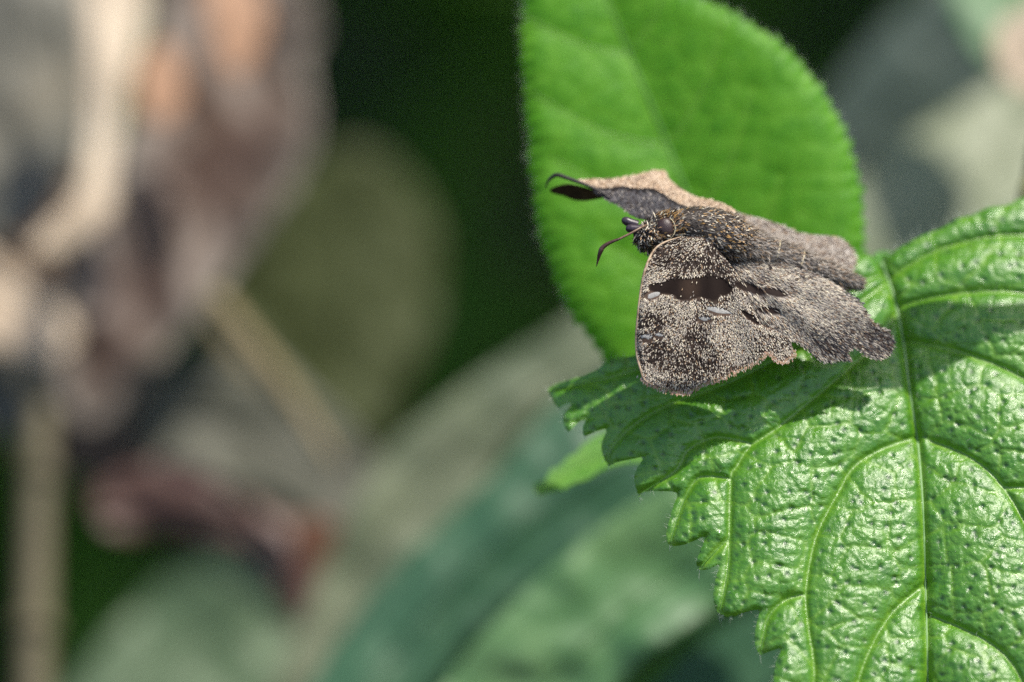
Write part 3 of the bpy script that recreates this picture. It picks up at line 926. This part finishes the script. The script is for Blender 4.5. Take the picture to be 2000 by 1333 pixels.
def scatter(poly, count, seed):
    r = np.random.default_rng(seed)
    lo, hi = poly.min(0), poly.max(0)
    p = lo + (hi - lo) * r.random((count * 3, 2))
    p = p[inside(p, poly)]
    return p[:count]


def pick(n, palette, weights, seed, jit=0.15):
    r = np.random.default_rng(seed)
    i = r.choice(len(palette), n, p=np.array(weights) / sum(weights))
    return np.asarray(palette)[i] * r.uniform(1 - jit, 1 + jit, n)[:, None]


CREAM = (0.64, 0.575, 0.44); PALE = (0.48, 0.425, 0.355); TAN = (0.34, 0.23, 0.14); GOLD = (0.42, 0.25, 0.09)
DARK = (0.030, 0.021, 0.017); MIDB = (0.12, 0.08, 0.058); GREY = (0.31, 0.275, 0.24); BLUEG = (0.07, 0.07, 0.075)

# ---- near forewing
fw = smooth_poly([(1347, 463), (1322, 464), (1296, 476), (1276, 491), (1261, 522), (1253, 555), (1248, 593), (1244, 631), (1242, 664), (1244, 695), (1251, 720), (1258, 741), (1279, 754), (1304, 761), (1330, 766), (1353, 761), (1378, 747), (1404, 741), (1432, 726), (1462, 713), (1485, 698), (1498, 687), (1508, 692), (1518, 702), (1536, 703), (1549, 690), (1548, 677), (1539, 662), (1513, 644), (1488, 634), (1468, 598), (1445, 552), (1430, 522), (1405, 492), (1378, 466)], 4)
root_f = np.array([1385.0, 452.0])


def near_fore_z(P):
    px, py = P[:, 0], P[:, 1]
    z = 0.2 + (py - 470) / 295 * 2.0 - (px - 1300) / 250 * 2.0
    d = np.hypot(px - root_f[0], py - root_f[1])
    ang = np.arctan2(px - root_f[0], py - root_f[1])
    z = z + 0.9 * np.sin(np.clip(d / 310, 0, 1) * math.pi)
    z = z + 0.16 * np.sin(ang * 17 + 0.6) * np.clip(d / 200, 0, 1)
    z = z - 0.9 * np.clip((1262 - px) / 22, 0, 1) ** 2          # leading edge rolls under
    z = z - 0.8 * np.clip((py - 735) / 30, 0, 1) ** 2
    return z


def fore_tone(P):
    """0 dark .. 1 pale, from the wing's own pattern"""
    px, py = P[:, 0], P[:, 1]
    d = np.hypot(px - root_f[0], py - root_f[1])
    ang = np.arctan2(px - root_f[0], py - root_f[1])
    t = 0.5 + 0.85 * (fbm(px / 40 + 3, py / 30 + 7, 61) - 0.5) * 2
    t -= 0.35 * np.exp(-((d - 262 - 14 * np.sin(ang * 6)) / 22) ** 2)
    t += 0.35 * np.exp(-((d - 160) / 28) ** 2)
    t -= 0.25 * np.exp(-((d - 60) / 40) ** 2)
    t += 0.3 * np.clip((px - 1440) / 60, 0, 1)
    t -= 0.25 * blob(P, (1290, 620), 40, 22, 0, 0.5)
    return np.clip(t, 0, 1)


band = smooth_poly([(1270, 556), (1296, 552), (1320, 541), (1345, 544), (1370, 540), (1410, 542), (1424, 556), (1429, 568), (1420, 574), (1404, 574), (1400, 584), (1380, 582), (1368, 576), (1350, 584), (1325, 582), (1320, 576), (1300, 573), (1275, 568)], 3)


def band_mask(P):
    d, _, _ = seg_dist(P, band)
    s = np.where(inside(P, band), d, -d) + 2.5 + 5 * (fbm(P[:, 0] / 9, P[:, 1] / 9, 66) - 0.5)
    return np.clip(s / 3 + 0.5, 0, 1)


WINDOWS = (((1274, 576), 13, 5.5, -8), ((1404, 606), 23, 5.5, 12), ((1377, 622), 12, 4, 8), ((1264, 658), 9, 6.5, 10), ((1288, 654), 6.5, 4.5, -10))


def bare(P):
    m = np.zeros(len(P))
    for c, a, b, an in WINDOWS: m = np.maximum(m, blob(P, c, a + 4, b + 3.5, an, 0.1))
    return m


def dark_marks(P):
    m = band_mask(P)
    for c, a, b, an in (((1465, 618), 25, 6, 40), ((1502, 607), 25, 8, 6), ((1466, 564), 34, 9, 20), ((1515, 572), 26, 8, 12)):
        m = np.maximum(m, blob(P, c, a, b, an, 0.15))
    return m


P, F, e = sheet2d(fw, 2.6)
t = fore_tone(P)
col = cmix(DARK, MIDB, t)
col = col * (0.8 + 0.4 * vnoise(P[:, 0] / 3, P[:, 1] / 3, 63))[:, None]
col = cmix(col, (0.014, 0.008, 0.006), dark_marks(P))
col = cmix(col, (0.045, 0.027, 0.018), blob(P, (1347, 562), 16, 24, 0, 0.6) * band_mask(P) * 0.8)
col = cmix(col, (0.50, 0.36, 0.23), np.exp(-np.maximum(e, 0) / 3.5) * (P[:, 0] < 1275))
col = cmix(col, (0.30, 0.19, 0.13), np.exp(-np.maximum(e, 0) / 8.0) * (P[:, 1] > 690))
nf = build('forewing', W(P[:, 0], P[:, 1], near_fore_z(P)), F, M['wing'], butterfly, attrs={'col': col})
s = nf.modifiers.new('thickness', 'SOLIDIFY'); s.thickness = 0.00005; s.offset = -1

S = scatter(fw, 36000, 71)
t = fore_tone(S); dk = dark_marks(S)
dens = (0.09 + 0.60 * t ** 1.6) * (1 - (0.99 - 0.03 * blob(S, (1347, 562), 18, 26, 0, 0.5)) * dk) * (1 - bare(S))
S = S[rng.random(len(S)) < dens]
rad = S - root_f
jit = rng.normal(0, 0.09, (len(S), 2)) * np.linalg.norm(rad, axis=1)[:, None]
scales('scale', S, near_fore_z, rad + jit, 4.6, 0.68, pick(len(S), [CREAM, PALE, TAN, GREY], [3, 3, 1.4, 3], 72), 0.10, nf, M['scale'], 73, fw)
# dark scales lying between
S = scatter(fw, 5000, 74); S = S[(bare(S) < 0.5) & (dark_marks(S) < 0.5)]; rad = S - root_f
scales('scale', S, near_fore_z, rad + rng.normal(0, 20, rad.shape), 7.0, 1.5, pick(len(S), [DARK, (0.05, 0.035, 0.027), (0.04, 0.026, 0.02)], [3, 1, 2], 75, 0.4) * (1 - 0.6 * dark_marks(S))[:, None], 0.05, nf, M['scale'], 76, fw)


def patch(parent, c, a, b, an, zfun, material, name='wing_spot', n=20, seed=0):
    th = np.linspace(0, 2 * math.pi, n, endpoint=False)
    w = 1 + 0.45 * np.random.default_rng(seed).normal(size=n)
    w = (w + np.roll(w, 1) + np.roll(w, -1)) / 3
    ca, sa = math.cos(math.radians(an)), math.sin(math.radians(an))
    x = np.cos(th) * a * w; y = np.sin(th) * b * w
    ring = np.c_[c[0] + x * ca - y * sa, c[1] + x * sa + y * ca]
    inner = (ring - np.array(c)) * 0.55 + np.array(c)
    allp = np.concatenate([ring, inner, [c]])
    hh = np.r_[np.full(n, 0.01), np.full(n, 0.05), 0.05]
    V = W(allp[:, 0], allp[:, 1], zfun(allp) + hh)
    F = [(i, (i + 1) % n, n + (i + 1) % n, n + i) for i in range(n)] + [(n + i, n + (i + 1) % n, 2 * n) for i in range(n)]
    F = [f[::-1] for f in F]
    return build(name, V, F, material, parent)


for i, (c, a, b, an) in enumerate(WINDOWS):
    patch(nf, c, a, b, an, near_fore_z, M['window'], seed=i)
# pale leading edge
ce = smooth_poly([(1330, 463), (1298, 474), (1277, 490), (1261.5, 522), (1253.5, 555), (1248.5, 593), (1244.5, 631), (1242.5, 664), (1244.5, 695), (1251, 720), (1259, 742), (1279, 754)], 6, False)
V, F = tube(W(ce[:, 0], ce[:, 1], near_fore_z(ce) + 0.02), np.interp(np.linspace(0, 1, len(ce)), [0, .1, .8, 1], [0.05, 0.12, 0.16, 0.06]) * 1e-3, 8)
M['costa'] = plain('wing_edge_cream', [(0.16, 0.10, 0.06), (0.42, 0.30, 0.19), (0.55, 0.43, 0.3)], 1800, 0.6)
build('leading_edge', V, F, M['costa'], nf)
# fringe along the outer margin
edge = fw[(fw[:, 1] > 685) & (fw[:, 0] > 1255)]
S = np.repeat(edge, 12, 0) + rng.normal(0, 2.5, (len(edge) * 12, 2))
scales('fringe', S, near_fore_z, S - root_f + rng.normal(0, 25, S.shape), 6.0, 1.1, pick(len(S), [TAN, PALE, (0.46, 0.29, 0.21), MIDB], [3, 2, 4, 1], 77), 0.05, nf, M['scale'], 78)

# ---- near hindwing
hw = smooth_poly([(1400, 482), (1440, 484), (1490, 498), (1530, 513), (1578, 532), (1612, 547), (1642, 566), (1665, 581), (1683, 604), (1698, 627), (1714, 638), (1731, 648), (1740, 668), (1730, 690), (1709, 697), (1688, 689), (1675, 679), (1657, 677), (1648, 685), (1656, 700), (1630, 699), (1612, 703), (1594, 694), (1578, 681), (1563, 668), (1543, 660), (1520, 662), (1490, 650), (1455, 600), (1420, 550)], 4)
root_h = np.array([1400.0, 495.0])


def near_hind_z(P):
    px, py = P[:, 0], P[:, 1]
    d = np.hypot(px - root_h[0], py - root_h[1]); ang = np.arctan2(py - root_h[1], px - root_h[0])
    z = -0.9 - (px - 1420) / 320 * 1.8 + (py - 560) / 140 * 0.9
    z = z + 0.9 * np.sin(np.clip(d / 350, 0, 1) * math.pi)
    z = z + 0.16 * np.sin(ang * 22) * np.clip(d / 200, 0, 1)
    q = np.clip((py - (476 + (px - 1400) * 0.28)) / 80.0, 0, 1)
    return z - 0.35 - 1.7 * (1 - q) ** 1.5


def hind_tone(P):
    t = 0.42 + 0.9 * (fbm(P[:, 0] / 40 + 13, P[:, 1] / 22 + 7, 81) - 0.5)
    t += 0.55 * blob(P, (1585, 592), 100, 40, 18, 0.6)
    t -= 0.55 * blob(P, (1690, 665), 80, 30, 10, 0.5)
    t -= 0.30 * blob(P, (1520, 560), 38, 14, 10, 0.4)
    return np.clip(t, 0, 1)


P, F, e = sheet2d(hw, 3.0)
t = hind_tone(P)
col = cmix(MIDB, GREY, t * 0.8) * (0.8 + 0.4 * vnoise(P[:, 0] / 3, P[:, 1] / 3, 83))[:, None]
col = cmix(col, (0.02, 0.012, 0.01), dark_marks(P))
col = cmix(col, (0.30, 0.2, 0.13), np.exp(-np.maximum(e, 0) / 4.0) * 0.7)
nh = build('hindwing', W(P[:, 0], P[:, 1], near_hind_z(P)), F, M['wing'], butterfly, attrs={'col': col})
s = nh.modifiers.new('thickness', 'SOLIDIFY'); s.thickness = 0.00005; s.offset = -1
S = scatter(hw, 22000, 91)
t = hind_tone(S); dk = dark_marks(S)
rdir = (S - root_h) / np.linalg.norm(S - root_h, axis=1)[:, None]
dk = np.maximum(dk, np.maximum(dark_marks(S + rdir * 5), dark_marks(S + rdir * 10)))
keep = rng.random(len(S)) < (0.5 + 0.5 * t) * (1 - 0.97 * dk)
S = S[keep]; t = t[keep]
rad = S - root_h
pale = pick(len(S), [CREAM, PALE, GREY, TAN], [2, 3, 3, 1], 92); drk = pick(len(S), [DARK, BLUEG, MIDB], [3, 2, 2], 93)
isp = rng.random(len(S)) < 0.20 + 0.80 * t
cols = np.where(isp[:, None], pale, drk)
jit = rng.normal(0, 0.10, rad.shape) * np.linalg.norm(rad, axis=1)[:, None]
scales('hair', S, near_hind_z, rad + jit, 12.0, 0.7, cols, 0.16, nh, M['fur'], 94)
edge = hw[(hw[:, 1] > 560) & (hw[:, 0] > 1540)]
S = np.repeat(edge, 14, 0) + rng.normal(0, 2.5, (len(edge) * 14, 2)); rad = S - root_h
scales('fringe', S, near_hind_z, rad + rng.normal(0, 40, S.shape), 7, 0.9, pick(len(S), [GREY, PALE, DARK, MIDB], [2, 2, 3, 2], 95), 0.08, nh, M['scale'], 96)

# ---- far hindwing, its surface rising away behind the body
fh = smooth_poly([(1385, 398), (1438, 415), (1484, 426), (1527, 441), (1558, 454), (1594, 459), (1629, 462), (1650, 474), (1666, 495), (1664, 513), (1657, 532), (1648, 545), (1590, 545), (1520, 520), (1440, 480), (1390, 440)], 4)
root_fh = np.array([1380.0, 425.0])


def far_hind_z(P):
    ax = (P[:, 0] - 1385) / 280.0
    top = 398 + ax * 72
    d = (P[:, 1] - top) * 0.055
    z = -10.5 - 1.5 * ax + np.clip(d, -1, 6) * 1.25
    return z + 0.5 * (fbm(P[:, 0] / 45, P[:, 1] / 25, 101) - 0.5)


P, F, e = sheet2d(fh, 3.0)
t = fbm(P[:, 0] / 36, P[:, 1] / 16, 103)
col = cmix((0.12, 0.10, 0.085), (0.34, 0.30, 0.26), t * 1.4 - 0.2)
fhw = build('hindwing', W(P[:, 0], P[:, 1], far_hind_z(P)), F, M['wing'], butterfly, attrs={'col': col})
s = fhw.modifiers.new('thickness', 'SOLIDIFY'); s.thickness = 0.00005; s.offset = -1
S = scatter(fh, 7000, 105)
t = fbm(S[:, 0] / 36, S[:, 1] / 16, 103); rad = np.c_[np.ones(len(S)) * 1.0, 0.30 + rng.normal(0, 0.18, len(S))]
isp = rng.random(len(S)) < 0.35 + 0.5 * t
cols = np.where(isp[:, None], pick(len(S), [(0.5, 0.45, 0.4), PALE, GREY], [3, 2, 3], 106), pick(len(S), [MIDB, DARK, TAN], [3, 2, 1], 107))
scales('hair', S, far_hind_z, rad, 12.0, 0.8, cols, 0.14, fhw, M['fur'], 108)

# ---- far forewing: dark hollow above the head, outer border turned up, its sunlit paleness put into the colour
ff = smooth_poly([(1131, 354), (1153, 351), (1182, 350), (1216, 347), (1253, 340), (1279, 334), (1297, 333), (1303, 340), (1308, 350), (1323, 363), (1344, 377), (1374, 389), (1394, 392), (1415, 399), (1438, 414), (1430, 440), (1380, 445), (1320, 440), (1270, 432), (1240, 424), (1226, 414), (1210, 402), (1190, 393), (1172, 381), (1150, 366)], 4)
bnd = smooth_poly([(1120, 356), (1161, 366), (1182, 368), (1212, 365), (1242, 368), (1273, 369), (1293, 377), (1313, 389), (1334, 401), (1352, 405), (1400, 412), (1450, 424)], 4, False)


def ff_h(P):
    """px above (+) or below (-) the crease between pale border and dark hollow"""
    return np.interp(P[:, 0], bnd[:, 0], bnd[:, 1]) - P[:, 1]


def far_fore_z(P):
    h = ff_h(P) * 0.055
    base = -6.2 - (1400 - P[:, 0]) / 270 * 1.6
    z = base - np.where(h > 0, 2.1 * h, 0.0) + np.where(h < 0, 0.55 * np.minimum(-h, 3.0), 0.0)
    return z + 0.3 * (fbm(P[:, 0] / 30, P[:, 1] / 14, 111) - 0.5)


P, F, e = sheet2d(ff, 2.6)
h = ff_h(P); t = fbm(P[:, 0] / 20, P[:, 1] / 12, 113)
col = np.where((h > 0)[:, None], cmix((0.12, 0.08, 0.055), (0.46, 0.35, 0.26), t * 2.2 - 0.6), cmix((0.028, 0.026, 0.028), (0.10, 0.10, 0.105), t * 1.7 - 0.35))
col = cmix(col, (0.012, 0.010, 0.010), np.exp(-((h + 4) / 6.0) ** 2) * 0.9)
ffw = build('forewing', W(P[:, 0], P[:, 1], far_fore_z(P)), F, M['wing'], butterfly, attrs={'col': col})
s = ffw.modifiers.new('thickness', 'SOLIDIFY'); s.thickness = 0.00005; s.offset = -1
S = scatter(ff, 5200, 115)
h = ff_h(S); S = S[np.abs(h + 3) > 4]; h = ff_h(S)
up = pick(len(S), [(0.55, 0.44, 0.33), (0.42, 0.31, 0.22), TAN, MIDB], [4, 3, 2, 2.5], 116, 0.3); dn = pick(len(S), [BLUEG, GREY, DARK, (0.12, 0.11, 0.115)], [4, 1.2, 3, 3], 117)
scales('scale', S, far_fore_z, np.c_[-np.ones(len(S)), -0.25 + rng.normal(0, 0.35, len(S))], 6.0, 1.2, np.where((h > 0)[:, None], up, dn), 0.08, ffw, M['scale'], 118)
# rolled tip: dark rim and the cupped underside
rim = np.c_[smooth_poly([(1066, 368), (1070, 355), (1079, 346), (1089, 342), (1105, 347), (1127, 355), (1151, 364), (1176, 376), (1192, 388)], 6, False)]
rz = np.linspace(-9.0, -6.6, len(rim))
V, F = tube(W(rim[:, 0], rim[:, 1], rz), np.interp(np.linspace(0, 1, len(rim)), [0, .12, .3, .6, 1], [0.05, 0.14, 0.24, 0.20, 0.10]) * 1e-3, 8)
M['rim'] = plain('wing_rim', [(0.014, 0.011, 0.012), (0.04, 0.03, 0.03)], 3000, 0.45)
build('tip_rim', V, F, M['rim'], ffw)
tipp = smooth_poly([(1073, 371), (1091, 363), (1111, 360), (1137, 365), (1161, 372), (1182, 384), (1161, 390), (1141, 393), (1121, 391), (1101, 383), (1081, 378)], 4)
P, F, e = sheet2d(tipp, 2.6)
zt = -9.6 - 1.4 * np.clip((P[:, 1] - 360) / 30, 0, 1) + (P[:, 0] - 1073) / 110 * 2.0
col = cmix((0.020, 0.014, 0.007), (0.07, 0.045, 0.02), fbm(P[:, 0] / 10, P[:, 1] / 8, 119))
o = build('wing_tip', W(P[:, 0], P[:, 1], zt), F, M['wing'], ffw, attrs={'col': col})
s = o.modifiers.new('thickness', 'SOLIDIFY'); s.thickness = 0.00006; s.offset = 0

# ---- body: head, thorax and abdomen in one skin
spine = np.array([  # px, py, z, radius in the picture, radius in depth (px)
    (1240, 448, -1.4, 6, 8), (1247, 452, -1.4, 18, 20), (1262, 457, -1.5, 31, 30), (1282, 459, -1.7, 39, 36), (1304, 452, -2.0, 39, 38), (1322, 444, -2.3, 34, 38),
    (1350, 446, -2.7, 43, 46), (1385, 455, -3.0, 50, 52), (1420, 468, -3.2, 50, 52), (1450, 480, -3.6, 40, 40), (1480, 490, -3.9, 34, 33),
    (1520, 503, -4.3, 32, 29), (1560, 517, -4.7, 29, 26), (1600, 531, -5.1, 25, 22), (1640, 544, -5.5, 18, 16), (1668, 552, -5.7, 10, 9), (1680, 555, -5.7, 4, 4)], float)
sp_f = smooth_poly(spine, 5, False)
cen = W(sp_f[:, 0], sp_f[:, 1], sp_f[:, 2])
Tn = np.gradient(cen, axis=0); Tn /= np.linalg.norm(Tn, axis=1)[:, None]
nr_ = 28
side_v = np.cross(Tn, N); side_v /= np.linalg.norm(side_v, axis=1)[:, None]     # points up or down in the picture
if (side_v[5] @ U) < 0: side_v = -side_v
dep = np.cross(side_v, Tn)
if (dep[5] @ N) < 0: dep = -dep
an = np.arange(nr_) / nr_ * 2 * math.pi


def body_point(i, a, h=0.0):
    return cen[i] + side_v[i] * np.cos(a)[..., None] * (sp_f[i, 3] * Q)[..., None] * (1 + h) + dep[i] * np.sin(a)[..., None] * (sp_f[i, 4] * Q)[..., None] * (1 + h)


V = np.concatenate([body_point(np.full(nr_, i), an) for i in range(len(sp_f))])
F = []
for i in range(len(sp_f) - 1):
    for j in range(nr_):
        k = (j + 1) % nr_
        F.append((i * nr_ + j, i * nr_ + k, (i + 1) * nr_ + k, (i + 1) * nr_ + j))
F += [tuple(range(nr_)), tuple((len(sp_f) - 1) * nr_ + j for j in range(nr_ - 1, -1, -1))]
body = build('body', V, F, M['body'], butterfly)


def fur(count, i0, i1, a0, a1, length, width, palette, weights, tilt, seed, name='fur', jit=0.35, back=1.0):
    r = np.random.default_rng(seed)
    i = r.integers(i0, i1, count); a = np.radians(r.uniform(a0, a1, count))
    p = body_point(i, a, 0.0) + Tn[i] * (r.random(count)[:, None] * np.linalg.norm(cen[np.minimum(i + 1, len(cen) - 1)] - cen[i], axis=1)[:, None])
    nrm = side_v[i] * np.cos(a)[:, None] + dep[i] * np.sin(a)[:, None]
    d = Tn[i] * back + nrm * tilt + r.normal(0, jit, (count, 3))
    d /= np.linalg.norm(d, axis=1)[:, None]
    sd = np.cross(d, nrm); sd /= np.linalg.norm(sd, axis=1)[:, None] + 1e-9
    L = (length * Q * r.uniform(0.5, 1.4, count))[:, None]; w = width * Q
    A = p - nrm * 0.00003; m = p + d * L * 0.5; t = p + d * L - Tn[i] * 0 + nrm * -0.15 * L
    V = np.stack([A + sd * w * .6, m + sd * w, t, m - sd * w, A - sd * w * .6], 1).reshape(-1, 3)
    F = np.arange(count)[:, None] * 5 + np.array([[0, 1, 2, 3, 4]])
    cols = pick(count, palette, weights, seed + 1, 0.3)
    return build(name, V, F, M['fur'], body, smooth=False, attrs={'col': np.repeat(cols, 5, 0)}, kind='stuff')


fur(4200, 24, 47, -60, 200, 11, 0.85, [DARK, (0.09, 0.07, 0.055), GOLD, PALE, GREY], [2.8, 5, 0.8, 1.0, 3], 0.25, 201)     # thorax
fur(170, 30, 44, 20, 110, 8, 1.5, [(0.48, 0.33, 0.19), CREAM, GOLD], [2, 2, 1.5], 0.5, 203)                                # golden crest on it
fur(5200, 44, 78, -40, 220, 17, 0.75, [GREY, (0.15, 0.125, 0.10), DARK, PALE, TAN], [5, 4, 1.6, 2.4, 1.8], 0.14, 205)            # abdomen
fur(900, 6, 26, -170, -20, 12, 1.0, [(0.10, 0.10, 0.09), (0.2, 0.19, 0.17), DARK], [3, 2, 2], 0.35, 207)                   # chin
fur(800, 6, 26, 10, 175, 11, 1.3, [DARK, GOLD, (0.45, 0.28, 0.16), CREAM], [3, 2, 1, 1], 0.5, 209)                         # crown of the head
fur(420, 4, 14, 20, 200, 12, 1.3, [CREAM, PALE, DARK, TAN, GREY], [2, 2, 4, 2, 2], 0.8, 211, jit=0.6, back=0.3)              # face
# pale rings of the abdomen
for fi in (54, 60):
    aa = np.radians(np.linspace(15, 95, 14))
    rp = body_point(np.full(14, fi), aa, 0.06)
    V, F = tube(rp, np.r_[0.02, np.full(12, 0.075), 0.02] * 1e-3, 6)
    build('abdomen_ring', V, F, M['eye_rim'], body)


def ellipsoid(c, ax, n=24, m=16):
    th = np.linspace(0, 2 * math.pi, n, endpoint=False); ph = np.linspace(0, math.pi, m)
    V = []
    for p in ph:
        for t in th:
            V.append(c + ax[0] * math.sin(p) * math.cos(t) + ax[1] * math.sin(p) * math.sin(t) + ax[2] * math.cos(p))
    F = []
    for i in range(m - 1):
        for j in range(n):
            k = (j + 1) % n
            F.append((i * n + j, i * n + k, (i + 1) * n + k, (i + 1) * n + j))
    return np.array(V), F


ec = W(1299, 447, -0.35)
V, F = ellipsoid(ec, (R * 18.5 * Q, U * 22 * Q, N * 14 * Q), 32, 20)
eye = build('eye', V, F, M['eye'], body)
ec2 = W(1296, 436, -4.1)
V, F = ellipsoid(ec2, (R * 22 * Q, U * 24 * Q, N * 15 * Q), 32, 20)
build('eye', V, F, M['eye'], body)
th = np.radians(np.linspace(-75, 60, 20))
rimp = np.array([ec + R * (19.5 * Q * math.cos(t)) + U * (23 * Q * math.sin(t)) + N * 0.0004 for t in th])
V, F = tube(rimp, np.r_[0.03, np.full(18, 0.055), 0.03] * 1e-3, 6)
build('eye_rim', V, F, M['eye_rim'], body)
# palps
for (x, y, z, x2, y2) in ((1222, 432, -2.4, 1246, 440), (1230, 447, -0.9, 1254, 448)):
    p = smooth_poly(np.array([(x - 8, y, 0), (x, y, 0), (x + 10, (y + y2) / 2, 0), (x2, y2, 0)], float), 6, False)
    V, F = tube(W(p[:, 0], p[:, 1], np.full(len(p), z)), np.interp(np.linspace(0, 1, len(p)), [0, .15, .4, 1], [0.12, 0.38, 0.5, 0.5]) * 1e-3, 12)
    build('palp', V, F, M['palp'], body)
# antennae: thread, club and hooked tip
apts = np.array([(1262, 440, 0.2), (1250, 446, 1.0), (1232, 456, 1.4), (1208, 468, 1.5)], float)
ap = smooth_poly(apts, 6, False)
V, F = tube(W(ap[:, 0], ap[:, 1], ap[:, 2]), np.linspace(0.11, 0.13, len(ap)) * 1e-3, 8)
ant = build('antenna', V, F, M['antenna'], body)
cp = smooth_poly(np.array([(1209, 467.5, 1.5), (1192, 474, 1.5), (1178, 483, 1.4), (1172, 494, 1.3), (1168, 508, 1.1), (1165, 521, 1.0)], float), 6, False)
V, F = tube(W(cp[:, 0], cp[:, 1], cp[:, 2]), np.interp(np.linspace(0, 1, len(cp)), [0, .25, .5, .7, 1], [0.13, 0.20, 0.27, 0.19, 0.03]) * 1e-3, 10)
build('club', V, F, M['club'], ant)
apts = np.array([(1262, 430, -3.6), (1240, 420, -5.5), (1215, 412, -8.0), (1196, 407, -9.5)], float)
ap = smooth_poly(apts, 6, False)
lz = lambda p: float(big_z(np.array([p[:2]], float))[0][0]) + 0.1
# legs clasping the leaf, hidden under the wings
for (a, b, c) in (((1360, 480, -4), (1395, 590, -3.5), (1400, 640, -5.6)), ((1400, 490, -4.5), (1450, 600, -4.0), (1460, 640, -5.8)), ((1430, 500, -4.5), (1500, 600, -4.5), (1525, 640, -5.9)),
                  ((1360, 470, -5.5), (1390, 560, -6.5), (1420, 620, -6.3)), ((1400, 480, -5.8), (1470, 560, -6.6), (1500, 600, -6.9)), ((1430, 490, -5.8), (1530, 560, -6.6), (1560, 590, -7.3))):
    p = smooth_poly(np.array([a, b, (c[0], c[1], lz(c))], float), 6, False)
    V, F = tube(W(p[:, 0], p[:, 1], p[:, 2]), np.linspace(0.25, 0.10, len(p)) * 1e-3, 8)
    build('leg', V, F, M['leg'], body)
